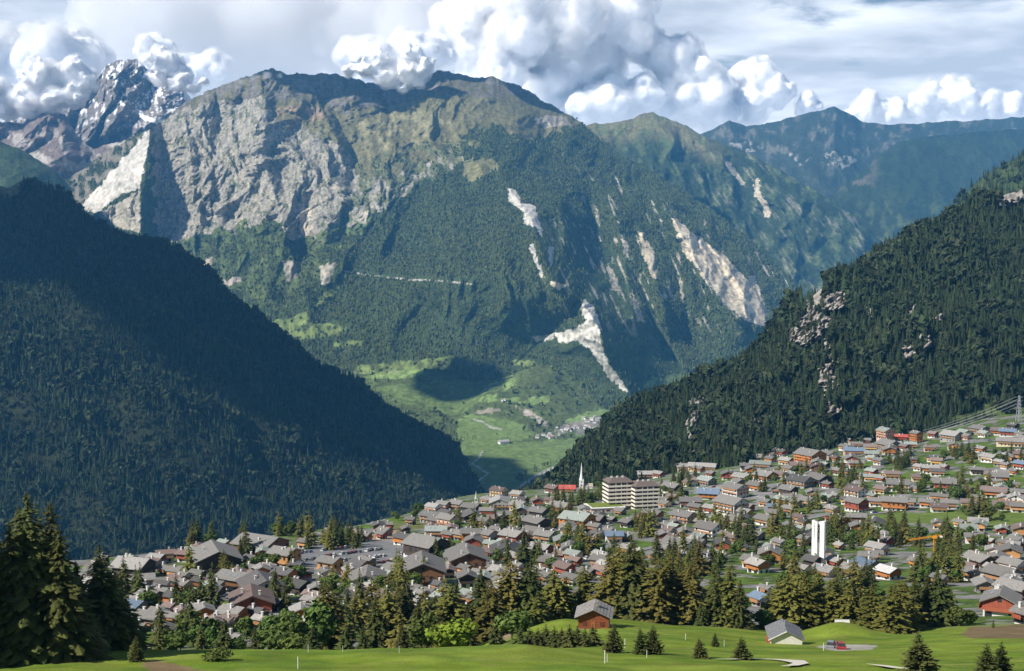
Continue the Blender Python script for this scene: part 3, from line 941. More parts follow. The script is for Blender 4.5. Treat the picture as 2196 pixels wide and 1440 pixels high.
# village shelf: gardens, yards, asphalt
vil = smooth(330, 365, YY)
mixn = fbm(XX / 26, YY / 26, 4, 641, .6)
vcol = np.zeros(g_pts.shape) + C(.06, .095, .022)
vcol = mix(vcol, np.broadcast_to(C(.21, .205, .195), vcol.shape), smooth(.05, .25, mixn + .15 * smooth(1700, 1300, x)))
vcol = mix(vcol, np.broadcast_to(C(.10, .16, .028), vcol.shape), smooth(.15, .35, -mixn))
col = mix(col, vcol, vil)
for pl, cc in [([(1780, 1105), (1830, 1098), (2010, 1100), (2190, 1090), (2230, 1130), (2000, 1125), (1900, 1120), (1800, 1118)], C(.12, .17, .035)),
               ([(1330, 1100), (1250, 1110), (1360, 1110)], C(.1, .15, .03)), ([(2060, 1035), (2110, 1030), (2100, 1052), (2055, 1056)], C(.13, .17, .035)), ([(1895, 1030), (1960, 1008), (1975, 1018), (1920, 1045)], C(.11, .17, .03)),
               ([(2150, 1015), (2196, 1010), (2196, 1060), (2160, 1055)], C(.11, .17, .03)), ([(820, 1130), (900, 1110), (960, 1120), (900, 1135), (840, 1142)], C(.14, .15, .05)), ([(800, 1143), (850, 1135), (870, 1160), (790, 1165)], C(.33, .24, .16)),
               ([(600, 1190), (680, 1170), (780, 1160), (900, 1160), (930, 1195), (860, 1215), (700, 1225), (620, 1215)], C(.20, .20, .205)), ([(1490, 1045), (1560, 1040), (1560, 1058), (1490, 1060)], C(.28, .28, .28)),
               ([(1615, 1055), (1660, 1048), (1650, 1080), (1625, 1090)], C(.26, .26, .26)), ([(2080, 1345), (2240, 1337), (2240, 1368), (2085, 1370), (2060, 1362)], C(.17, .12, .07)),
               ([(300, 1424), (330, 1416), (440, 1436), (470, 1446), (330, 1446)], C(.20, .14, .08)), ([(1750, 1388), (1800, 1380), (1885, 1384), (1870, 1392), (1790, 1395)], C(.34, .32, .29)), ([(1060, 1352), (1105, 1332), (1130, 1345), (1080, 1375)], C(.24, .19, .12))]:
    col = mix(col, np.broadcast_to(cc, col.shape), inpoly(x + 4 * n2, y + 2 * n1, pl) * .95)
col = mix(col, np.broadcast_to(C(.045, .06, .022), col.shape), smooth(0, 60, YY - np.interp(x, [a for a, _ in EDGE], [b for _, b in EDGE])))
col *= (1 + .13 * n1 + .10 * n2)[..., None]
grid_object('ground', g_pts, np.clip(col, .01, .7), M_ground)
# ------------------------------------------------------------------ trees
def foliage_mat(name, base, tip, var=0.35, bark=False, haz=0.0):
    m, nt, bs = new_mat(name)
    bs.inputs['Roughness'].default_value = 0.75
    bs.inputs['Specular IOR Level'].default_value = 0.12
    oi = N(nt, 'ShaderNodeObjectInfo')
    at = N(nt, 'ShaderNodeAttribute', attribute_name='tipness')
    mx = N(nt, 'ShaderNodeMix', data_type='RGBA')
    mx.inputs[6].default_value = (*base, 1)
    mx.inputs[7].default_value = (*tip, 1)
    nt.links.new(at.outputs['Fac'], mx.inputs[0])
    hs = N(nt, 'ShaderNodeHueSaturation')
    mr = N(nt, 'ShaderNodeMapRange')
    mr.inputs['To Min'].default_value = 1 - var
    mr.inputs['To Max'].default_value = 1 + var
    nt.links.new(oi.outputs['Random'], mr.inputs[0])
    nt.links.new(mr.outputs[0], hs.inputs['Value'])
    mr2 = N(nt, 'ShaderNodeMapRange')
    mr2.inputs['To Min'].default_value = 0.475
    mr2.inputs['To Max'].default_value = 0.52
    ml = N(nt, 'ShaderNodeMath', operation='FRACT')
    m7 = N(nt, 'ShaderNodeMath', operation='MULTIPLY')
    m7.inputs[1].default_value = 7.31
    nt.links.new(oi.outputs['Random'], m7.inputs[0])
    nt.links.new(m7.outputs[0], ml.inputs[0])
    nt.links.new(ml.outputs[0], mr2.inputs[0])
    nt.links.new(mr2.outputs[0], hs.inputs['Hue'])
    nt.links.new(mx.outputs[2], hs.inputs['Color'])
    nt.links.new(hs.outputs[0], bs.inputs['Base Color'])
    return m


M_spruce = foliage_mat('spruce_needles', (.026, .036, .012), (.088, .100, .026), .30)
M_larch = foliage_mat('larch_needles', (.060, .062, .014), (.168, .160, .034), .28)
M_leaf = foliage_mat('broad_leaves', (.045, .075, .016), (.105, .150, .035), .30)
M_lime = foliage_mat('bright_leaves', (.08, .14, .012), (.17, .26, .03), .15)
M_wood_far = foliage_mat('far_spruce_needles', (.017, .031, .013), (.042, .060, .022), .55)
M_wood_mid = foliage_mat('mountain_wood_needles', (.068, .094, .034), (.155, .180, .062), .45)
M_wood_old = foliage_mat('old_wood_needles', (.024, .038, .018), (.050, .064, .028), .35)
M_bark = flat_mat('bark', (.075, .055, .042), .9, 4.0, .3)


def leafy_mesh(name, V, F, tip, mat):
    me = bpy.data.meshes.new(name)
    V = np.asarray(V, np.float32)
    me.from_pydata(V.tolist(), [], F)
    at = me.attributes.new('tipness', 'FLOAT', 'POINT')
    at.data.foreach_set('value', np.asarray(tip, np.float32))
    me.materials.append(mat)
    me.update()
    return me


def conifer(seed, levels, nb, r0, mat, clumps=5, top_pow=0.85, droop=0.35, base=0.05, jag=0.25, size=.30, gap=0.0):
    """unit-height conifer: branches carry clumps of needle sprays, none exactly alike"""
    rs = np.random.RandomState(seed)
    V, F, T = [], [], []
    lean = rs.uniform(-.012, .012, 2)
    side = rs.rand() * 6.28
    for i in range(levels):
        t = (i + rs.rand()) / levels
        z = base + (0.985 - base) * t
        prof = (1 - t) ** top_pow * (1 if t > .10 else .7 + 3 * t)
        n = max(3, int(round(nb * (.35 + .65 * (1 - t) ** .6))))
        a0 = rs.rand() * 7
        for k in range(n):
            if rs.rand() < gap:
                continue
            an = a0 + 2 * math.pi * (k + rs.uniform(-.4, .4)) / n
            L = (r0 * prof + .010) * rs.uniform(1 - jag * 1.4, 1 + jag * .6) * (1 + .12 * math.cos(an - side))
            ca, sa = math.cos(an), math.sin(an)
            dz = -droop * L * rs.uniform(.5, 1.5)
            zz = z + rs.uniform(-1.2, 1.2) / levels
            m = clumps if t < .8 else max(2, clumps - 2)
            for c in range(m):
                f = .22 + .78 * (c + rs.rand() * .8) / m
                rr = L * f
                x0 = rr * ca + rs.normal() * L * .07 + lean[0] * z * 10 * 0
                y0 = rr * sa + rs.normal() * L * .07
                z0 = zz + dz * f ** 1.3 + .10 * L * max(0, f - .75) + rs.normal() * .006
                s = (L * size * rs.uniform(.65, 1.25) * (1.15 - .45 * f)) + .004
                # spray: a kite pointing outwards and down, both halves folded
                ux, uy = ca, sa
                tilt = -droop * rs.uniform(.4, 1.6) + rs.normal() * .18
                px_, py_ = -sa, ca
                hang = s * rs.uniform(.25, .75)
                n0 = len(V)
                V.append((x0 - ux * s * .7, y0 - uy * s * .7, z0 - tilt * s * .5))
                V.append((x0 + px_ * s * .62, y0 + py_ * s * .62, z0 - hang))
                V.append((x0 + ux * s * .95, y0 + uy * s * .95, z0 + tilt * s - hang * .35))
                V.append((x0 - px_ * s * .62, y0 - py_ * s * .62, z0 - hang))
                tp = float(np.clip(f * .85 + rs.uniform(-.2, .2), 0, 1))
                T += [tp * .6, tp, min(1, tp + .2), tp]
                F.append((n0, n0 + 1, n0 + 2))
                F.append((n0, n0 + 2, n0 + 3))
    n0 = len(V)
    for k in range(5):
        an = k * 1.2566
        V.append((.010 * math.cos(an), .010 * math.sin(an), .93))
        T.append(.7)
    V.append((0, 0, 1.0))
    T.append(1)
    F += [(n0 + k, n0 + (k + 1) % 5, n0 + 5) for k in range(5)]
    return leafy_mesh('conifer_crown', V, F, T, mat)


def tiny_conifer(seed, r0, mat, skirts=4, pts=7):
    rs = np.random.RandomState(seed)
    V, F, T = [], [], []
    for i in range(skirts):
        t = i / skirts
        zt, zb = min(1.0, .30 + t * .82), .02 + t * .80
        R = r0 * (1 - t * .86)
        n0 = len(V)
        V.append((rs.uniform(-.02, .02), rs.uniform(-.02, .02), zt if i < skirts - 1 else 1.0))
        T.append(.1)
        a0 = rs.rand() * 6
        for k in range(pts * 2):
            an = a0 + math.pi * k / pts
            r = R * (rs.uniform(.85, 1.15) if k % 2 == 0 else rs.uniform(.5, .7))
            V.append((r * math.cos(an), r * math.sin(an), zb + (0 if k % 2 == 0 else .06) + rs.uniform(-.03, .03)))
            T.append(.9 if k % 2 == 0 else .4)
        F += [(n0, n0 + 1 + k, n0 + 1 + (k + 1) % (pts * 2)) for k in range(pts * 2)]
    return leafy_mesh('far_conifer', V, F, T, mat)


def leaf_crown(seed, count, mat, rx=.36, lobes=7, size=.045, zc=.60, rz=.40):
    """unit-height round crown: leaf clumps spread through several uneven lobes"""
    rs = np.random.RandomState(seed)
    C_, R_ = [], []
    for i in range(lobes):
        an, rr = rs.rand() * 6.28, rs.rand() ** .5 * rx * .62
        C_.append((rr * math.cos(an), rr * math.sin(an), zc + rs.uniform(-.7, .75) * rz * .8))
        R_.append(rs.uniform(.45, .7) * rx)
    V, F, T = [], [], []
    for i in range(count):
        j = rs.randint(lobes)
        d = rs.normal(size=3)
        d /= np.linalg.norm(d)
        rad = R_[j] * rs.uniform(.55, 1.08)
        c = np.array(C_[j]) + d * rad * np.array([1, 1, rz / rx * .8])
        nrm = d + rs.normal(size=3) * .55
        nrm /= np.linalg.norm(nrm)
        u = np.cross(nrm, [0, 0, 1.0])
        u /= np.linalg.norm(u) + 1e-6
        v = np.cross(nrm, u)
        s = size * rs.uniform(.6, 1.4)
        n0 = len(V)
        for a, b in ((-1, -.5), (.2, -1), (1, .4), (-.2, 1)):
            V.append(c + u * a * s + v * b * s + nrm * rs.uniform(-.3, .3) * s)
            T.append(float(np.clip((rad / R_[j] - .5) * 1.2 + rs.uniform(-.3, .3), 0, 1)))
        F.append((n0, n0 + 1, n0 + 2, n0 + 3))
    V = [v if v[2] > .02 else np.array([v[0], v[1], .02]) for v in V]
    return leafy_mesh('leaf_crown', V, F, T, mat)


def trunk_mesh(h, r, seed):
    rs = np.random.RandomState(seed)
    mb = MB()
    prof = [(r * 1.5, 0), (r, h * .08), (r * .75, h * .5), (r * .2, h)]
    mb.lathe(prof, 7)
    for k in range(6):
        an, z = rs.rand() * 6.28, h * rs.uniform(.15, .7)
        mb.beam((0, 0, z), (r * 6 * math.cos(an), r * 6 * math.sin(an), z + r * rs.uniform(-1, 3)), r * .25)
    return mb.mesh('trunk', M_bark)


CROWNS = {
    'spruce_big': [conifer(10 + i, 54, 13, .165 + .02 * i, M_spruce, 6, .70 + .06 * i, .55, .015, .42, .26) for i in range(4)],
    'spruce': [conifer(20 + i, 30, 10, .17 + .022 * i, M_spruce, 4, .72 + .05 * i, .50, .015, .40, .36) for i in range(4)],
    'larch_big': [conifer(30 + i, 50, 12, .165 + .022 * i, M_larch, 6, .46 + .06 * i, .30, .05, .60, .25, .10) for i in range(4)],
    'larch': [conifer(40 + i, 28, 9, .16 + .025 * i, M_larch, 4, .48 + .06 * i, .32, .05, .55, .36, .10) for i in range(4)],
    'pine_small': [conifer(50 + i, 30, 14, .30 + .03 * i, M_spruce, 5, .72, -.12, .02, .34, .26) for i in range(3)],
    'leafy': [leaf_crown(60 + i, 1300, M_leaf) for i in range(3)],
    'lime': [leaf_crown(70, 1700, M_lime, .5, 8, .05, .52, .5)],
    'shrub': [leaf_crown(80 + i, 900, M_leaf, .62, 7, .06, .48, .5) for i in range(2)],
}
TRUNKS = {'tall': trunk_mesh(.93, .013, 3), 'short': trunk_mesh(.62, .018, 4)}
NAMES = {'spruce_big': 'spruce_tree', 'spruce': 'spruce_tree', 'larch_big': 'larch_tree', 'larch': 'larch_tree', 'pine_small': 'young_fir', 'leafy': 'leafy_tree', 'lime': 'leafy_tree', 'shrub': 'garden_shrub'}
CATS = {'spruce_tree': 'spruce', 'larch_tree': 'larch', 'young_fir': 'fir', 'leafy_tree': 'tree', 'garden_shrub': 'shrub'}
_tr = random.Random(5)
TREE_SPOTS = []


def tree(kind, base, h, label, group=None, wide=1.0, variant=None):
    nm = NAMES[kind]
    r = empty(nm, base, _tr.uniform(0, 6.28))
    r.scale = (h * wide, h * wide, h)
    cs = CROWNS[kind]
    link('crown', cs[_tr.randrange(len(cs)) if variant is None else variant % len(cs)], r)
    link('trunk', TRUNKS['short' if kind in ('leafy', 'lime', 'shrub') else 'tall'], r)
    tag(r, label, CATS[nm], group)
    TREE_SPOTS.append((base[0], base[1], h))
    return r


# ------------------------------------------------------------------ forests: far too many trees to count, one mass each
PROTO = bpy.data.collections.new('forest_seedlings')
PROTO_MID = bpy.data.collections.new('mountain_seedlings')
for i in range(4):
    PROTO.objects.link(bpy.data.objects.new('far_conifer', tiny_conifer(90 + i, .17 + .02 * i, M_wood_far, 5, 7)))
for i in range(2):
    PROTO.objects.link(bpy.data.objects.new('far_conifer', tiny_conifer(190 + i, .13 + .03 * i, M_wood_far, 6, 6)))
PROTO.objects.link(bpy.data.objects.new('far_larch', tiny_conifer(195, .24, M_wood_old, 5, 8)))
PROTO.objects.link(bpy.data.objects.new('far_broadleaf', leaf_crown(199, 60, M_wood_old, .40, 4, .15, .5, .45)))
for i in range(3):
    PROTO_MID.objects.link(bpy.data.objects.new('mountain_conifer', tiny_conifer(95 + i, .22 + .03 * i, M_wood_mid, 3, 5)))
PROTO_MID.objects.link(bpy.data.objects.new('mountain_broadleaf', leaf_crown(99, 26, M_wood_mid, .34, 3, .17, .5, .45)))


def forest_object(name, pts, h, proto, label, seed):
    n = len(pts)
    rs = np.random.RandomState(seed)
    me = bpy.data.meshes.new(name)
    me.vertices.add(n)
    me.vertices.foreach_set('co', pts.astype(np.float32).reshape(-1))
    a = me.attributes.new('size', 'FLOAT', 'POINT')
    a.data.foreach_set('value', np.asarray(h, np.float32))
    a = me.attributes.new('turn', 'FLOAT', 'POINT')
    a.data.foreach_set('value', (rs.rand(n) * 6.28).astype(np.float32))
    a = me.attributes.new('pick', 'INT', 'POINT')
    a.data.foreach_set('value', rs.randint(0, len(proto.objects), n).astype(np.int32))
    o = link(name, me)
    ng = bpy.data.node_groups.new(name, 'GeometryNodeTree')
    ng.interface.new_socket('Geometry', in_out='INPUT', socket_type='NodeSocketGeometry')
    ng.interface.new_socket('Geometry', in_out='OUTPUT', socket_type='NodeSocketGeometry')
    gi, go = ng.nodes.new('NodeGroupInput'), ng.nodes.new('NodeGroupOutput')
    ci = ng.nodes.new('GeometryNodeCollectionInfo')
    ci.inputs[0].default_value = proto
    ci.inputs[1].default_value = True
    ci.inputs[2].default_value = True
    ip = ng.nodes.new('GeometryNodeInstanceOnPoints')

    def attr(nm, ty):
        q = ng.nodes.new('GeometryNodeInputNamedAttribute')
        q.data_type = ty
        q.inputs[0].default_value = nm
        return q.outputs[0]
    cx = ng.nodes.new('ShaderNodeCombineXYZ')
    ng.links.new(attr('turn', 'FLOAT'), cx.inputs[2])
    ng.links.new(gi.outputs[0], ip.inputs['Points'])
    ng.links.new(ci.outputs[0], ip.inputs['Instance'])
    ip.inputs['Pick Instance'].default_value = True
    ng.links.new(attr('pick', 'INT'), ip.inputs['Instance Index'])
    ng.links.new(cx.outputs[0], ip.inputs['Rotation'])
    ng.links.new(attr('size', 'FLOAT'), ip.inputs['Scale'])
    ng.links.new(ip.outputs[0], go.inputs[0])
    md = o.modifiers.new('scatter', 'NODES')
    md.node_group = ng
    tag(o, label, 'forest', None, 'stuff')
    return o


rs = np.random.RandomState(11)
def heights(p, lo, hi):
    f = .5 + .5 * np.clip(fbm(p[:, 0] / 130, p[:, 1] / 130, 3, 777) * 1.6, -1, 1)
    return (lo + (hi - lo) * rs.rand(len(p)) ** 1.4 * (.45 + .55 * f)) * (.72 + .42 * f)


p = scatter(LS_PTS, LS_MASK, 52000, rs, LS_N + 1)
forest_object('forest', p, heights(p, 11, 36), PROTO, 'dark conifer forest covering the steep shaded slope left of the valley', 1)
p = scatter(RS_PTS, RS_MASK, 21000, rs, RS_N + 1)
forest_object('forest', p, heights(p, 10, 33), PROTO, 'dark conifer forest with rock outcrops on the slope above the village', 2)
p = scatter(SPUR_PTS, np.ones(SPUR_PTS.shape[:2]), 4500, rs)
forest_object('forest', p, rs.uniform(14, 26, len(p)), PROTO, 'blue green forest on the spur behind the dark slope', 3)
p = scatter(CAT_PTS, CAT_FOREST, 125000, rs, nf_cat)
forest_object('forest', p, rs.uniform(7, 18, len(p)), PROTO_MID, 'mixed forest covering the lower flanks of the big rocky mountain', 4)
p = scatter(VAL_PTS, VAL_FOREST, 6500, rs, nfv)
forest_object('forest', p, rs.uniform(10, 24, len(p)), PROTO_MID, 'scattered woods between the green fields of the far valley floor', 5)
# ------------------------------------------------------------------ village
M_wall = objcol_mat('wall_timber', 6.0, .72, 1.25, .85, 'Object', (1, 1, .12))
M_plaster = objcol_mat('wall_plaster', 1.2, .88, 1.08, .9)
M_roof = objcol_mat('roof_slates', 2.2, .72, 1.25, .75, 'Object', None, .5)
M_glass = flat_mat('window_glass', (.035, .04, .045), .25, 1.0, .3)
M_chim = flat_mat('chimney_plaster', (.62, .60, .56), .9, 3.0, .15)
M_white = flat_mat('white_paint', (.74, .73, .70), .7, 2.0, .08)
M_conc = flat_mat('concrete', (.80, .80, .78), .85, 1.5, .1)
M_dark = flat_mat('dark_timber', (.055, .04, .032), .85, 3.0, .3)
M_balc = objcol_mat('balcony_boards', 6.0, .75, 1.2, .85)
M_metal = flat_mat('grey_metal', (.32, .33, .34), .5, 3.0, .15)
M_red = flat_mat('red_paint', (.42, .035, .03), .5, 3.0, .1)
M_yellow = flat_mat('yellow_paint', (.75, .33, .03), .5, 3.0, .1)
M_asph = flat_mat('asphalt', (.085, .085, .088), .9, .4, .15)
M_lawn = flat_mat('roof_lawn', (.15, .19, .035), .95, .6, .2)

WALLS = {'o': ((.42, .165, .05), 'orange timber'), 'b': ((.17, .085, .045), 'brown timber'), 'd': ((.065, .05, .042), 'dark timber'), 'r': ((.30, .085, .05), 'red-brown timber'),
         'w': ((.74, .71, .66), 'white plaster'), 'c': ((.66, .56, .38), 'cream plaster'), 'y': ((.60, .36, .10), 'yellow timber'), 'p': ((.62, .42, .34), 'pink plaster'), 'g': ((.30, .29, .27), 'grey plaster'), 'k': ((.52, .27, .11), 'honey timber')}
ROOFS = {'g': ((.195, .185, .172), 'grey slate'), 'd': ((.105, .10, .098), 'dark slate'), 'b': ((.17, .125, .11), 'brown'), 'l': ((.30, .285, .265), 'pale grey'), 'm': ((.215, .165, .15), 'mauve'), 'r': ((.55, .12, .09), 'red'), 'u': ((.15, .20, .27), 'blue-grey'), 't': ((.27, .30, .27), 'greenish'), 'w': ((.55, .54, .52), 'white')}
YAW = {'R': -40, 'E': 0, 'F': -86, 'L': 42}
WIN = MB().box(-.55, .55, -.09, .02, -.65, .65).mesh('window', M_glass)
WINB = MB().box(-.95, .95, -.09, .02, -.95, .75).mesh('window', M_glass)
SKYL = MB().box(-.5, .5, -.65, .65, -.1, .1).mesh('skylight', flat_mat('skylight_glass', (.22, .25, .28), .12, 1, .1))
_hr = random.Random(21)
HOUSES = []


def slab_roof(L, W, eave, rise, ox, oy, th, shift=0.0):
    """two roof slabs with real thickness, ridge along x, overhangs ox (gables) and oy (eaves)"""
    mb = MB()
    hw = W / 2 + oy
    s = rise / (W / 2)
    r = shift
    zt = eave + rise + th
    ze = eave - s * oy + th
    for sy in (-1, 1):
        a = [(-L / 2 - ox, r, zt), (L / 2 + ox, r, zt), (L / 2 + ox, sy * hw, ze), (-L / 2 - ox, sy * hw, ze)]
        b = [(x, y, z - th) for x, y, z in a]
        fs = [(0, 1, 2, 3), (7, 6, 5, 4), (0, 4, 5, 1), (1, 5, 6, 2), (2, 6, 7, 3), (3, 7, 4, 0)]
        if sy < 0:
            fs = [f[::-1] for f in fs]
        mb.add(a + b, fs)
    return mb


def gable_body(L, W, z0, z1, rise=0.0):
    mb = MB()
    if rise <= 0:
        return mb.box(-L / 2, L / 2, -W / 2, W / 2, z0, z1)
    vs = []
    for x in (-L / 2, L / 2):
        vs += [(x, -W / 2, z0), (x, W / 2, z0), (x, W / 2, z1), (x, 0, z1 + rise), (x, -W / 2, z1)]
    fs = [(0, 4, 3, 2, 1), (5, 6, 7, 8, 9), (0, 5, 9, 4), (1, 2, 7, 6), (2, 3, 8, 7), (3, 4, 9, 8), (0, 1, 6, 5)]
    return mb.add(vs, fs)


def chalet(px, py, wpx, o, wall, roof, tall=1.0, base='w', d=None, name='chalet'):
    loc = on_ground(px, py) if d is None else at_dist(px, d)
    D = loc.y
    wm = max(5.6, wpx * (.92 if px < 1000 else 1.0) * D / FOC)
    yaw = YAW[o] + _hr.uniform(-9, 9)
    ratio = _hr.uniform(1.08, 1.3)
    c, s = abs(math.cos(math.radians(yaw))), abs(math.sin(math.radians(yaw)))
    W = (wm - 1.6) / (ratio * c + s)
    if o == 'E':
        ratio = _hr.uniform(1.25, 1.6)
        W = min((wm - 1.6) / ratio, 12)
        L = wm - 1.6
    else:
        L = W * ratio
    eave = min(3.0 + W * .22, 7.2) * tall
    rise = min(W * .5 * _hr.uniform(.36, .46), 4.4)
    low = min(2.7, eave * .5) if wall not in 'wcpg' else eave * .55
    yaw_total = math.radians(yaw) - math.atan2(loc.x, loc.y)
    r = empty(name, (loc.x, loc.y, loc.z - .1), yaw_total)
    dz = -W * .22 - 1.2
    wc, wt = WALLS[wall]
    rc, rt = ROOFS[roof]
    v = _hr.uniform(.82, 1.18)
    wcol = tuple(min(.85, q * v) for q in wc)
    v = _hr.uniform(.8, 1.2)
    rcol = tuple(min(.85, q * v) for q in rc)
    plaster = wall in 'wcpg'
    lowcol = (.70, .67, .62) if base == 'w' else (.33, .30, .27)
    gable_body(L - .12, W - .12, dz, low).build('lower_wall', M_plaster, r, color=lowcol if not plaster else wcol)
    up = gable_body(L, W, low, eave, rise)
    up.build('upper_wall', M_plaster if plaster else M_wall, r, color=wcol)
    roof_o = slab_roof(L, W, eave, rise, _hr.uniform(.8, 1.3), _hr.uniform(.9, 1.4), .32).build('roof', M_roof, r, color=rcol)
    for k in range(_hr.choice((1, 1, 2, 2, 3)) if W > 8 else 1):
        cx, cyy = _hr.uniform(-.36, .36) * L, _hr.uniform(-.28, .28) * W
        zr = eave + rise * (1 - abs(cyy) / (W / 2))
        hh = _hr.uniform(.9, 1.7)
        q = .32
        mb = MB().box(cx - q, cx + q, cyy - q, cyy + q, zr - .3, zr + hh).box(cx - q - .1, cx + q + .1, cyy - q - .1, cyy + q + .1, zr + hh, zr + hh + .16)
        mb.build('chimney', M_chim, roof_o)
    if W > 7 and _hr.random() < .45:
        sl = math.atan2(rise, W / 2)
        for k in range(_hr.choice((1, 2, 3))):
            cx, cyy = (-.3 + .25 * k) * L, -W * .27
            zr = eave + rise * (1 - .27 / .5) + .34
            q = link('skylight', SKYL, roof_o, (cx, cyy, zr))
            q.rotation_euler = (sl, 0, 0)
    # windows on the eave wall (-y) and the gable (+x for R and F, -x for L)
    floors = max(1, int((eave - .4) // 2.55))
    gx = -1 if o == 'L' else 1
    n_e = max(2, int(L / 3.1))
    n_g = max(2, int(W / 3.0))
    for fl in range(floors):
        z = 1.45 + fl * (eave / max(1, floors)) * .98
        for k in range(n_e):
            if _hr.random() < .12:
                continue
            link('window', WINB if _hr.random() < .25 else WIN, r, ((k + .5) / n_e * L - L / 2, -W / 2 - .02, z))
        for k in range(n_g):
            if _hr.random() < .12:
                continue
            link('window', WINB if _hr.random() < .25 else WIN, r, (gx * (L / 2 + .02), (k + .5) / n_g * W - W / 2, z), rz=gx * math.pi / 2)
    if rise > 1.6:
        link('window', WIN, r, (gx * (L / 2 + .02), 0, eave + rise * .32), rz=gx * math.pi / 2)
    # balconies, each a floor with a boarded rail
    bcol = tuple(min(.8, q * 1.15) for q in (wcol if not plaster else (.33, .17, .08)))
    for fl in range(1, floors + (1 if floors == 1 else 0)):
        z = low + .05 + (fl - 1) * 2.6
        if z > eave - 1.2:
            break
        if o in 'RE' or _hr.random() < .4:
            mb = MB().box(-L * .46, L * .46, -W / 2 - 1.15, -W / 2, z - .15, z).box(-L * .46, L * .46, -W / 2 - 1.18, -W / 2 - 1.08, z, z + .95)
            mb.build('balcony', M_balc, r, color=bcol)
        if o in 'FL' or _hr.random() < .6:
            x0, x1 = sorted((gx * L / 2, gx * (L / 2 + 1.05)))
            xr0, xr1 = sorted((gx * (L / 2 + .98), gx * (L / 2 + 1.08)))
            mb = MB().box(x0, x1, -W * .44, W * .44, z - .15, z).box(xr0, xr1, -W * .44, W * .44, z, z + .95)
            mb.build('balcony', M_balc, r, color=bcol)
    size = 'small' if wm < 11 else ('large' if wm > 22 else '')
    HOUSES.append(dict(o=r, px=px, py=py, wt=wt, rt=rt, size=size, D=D, r=max(L, W) * .62))
    return r


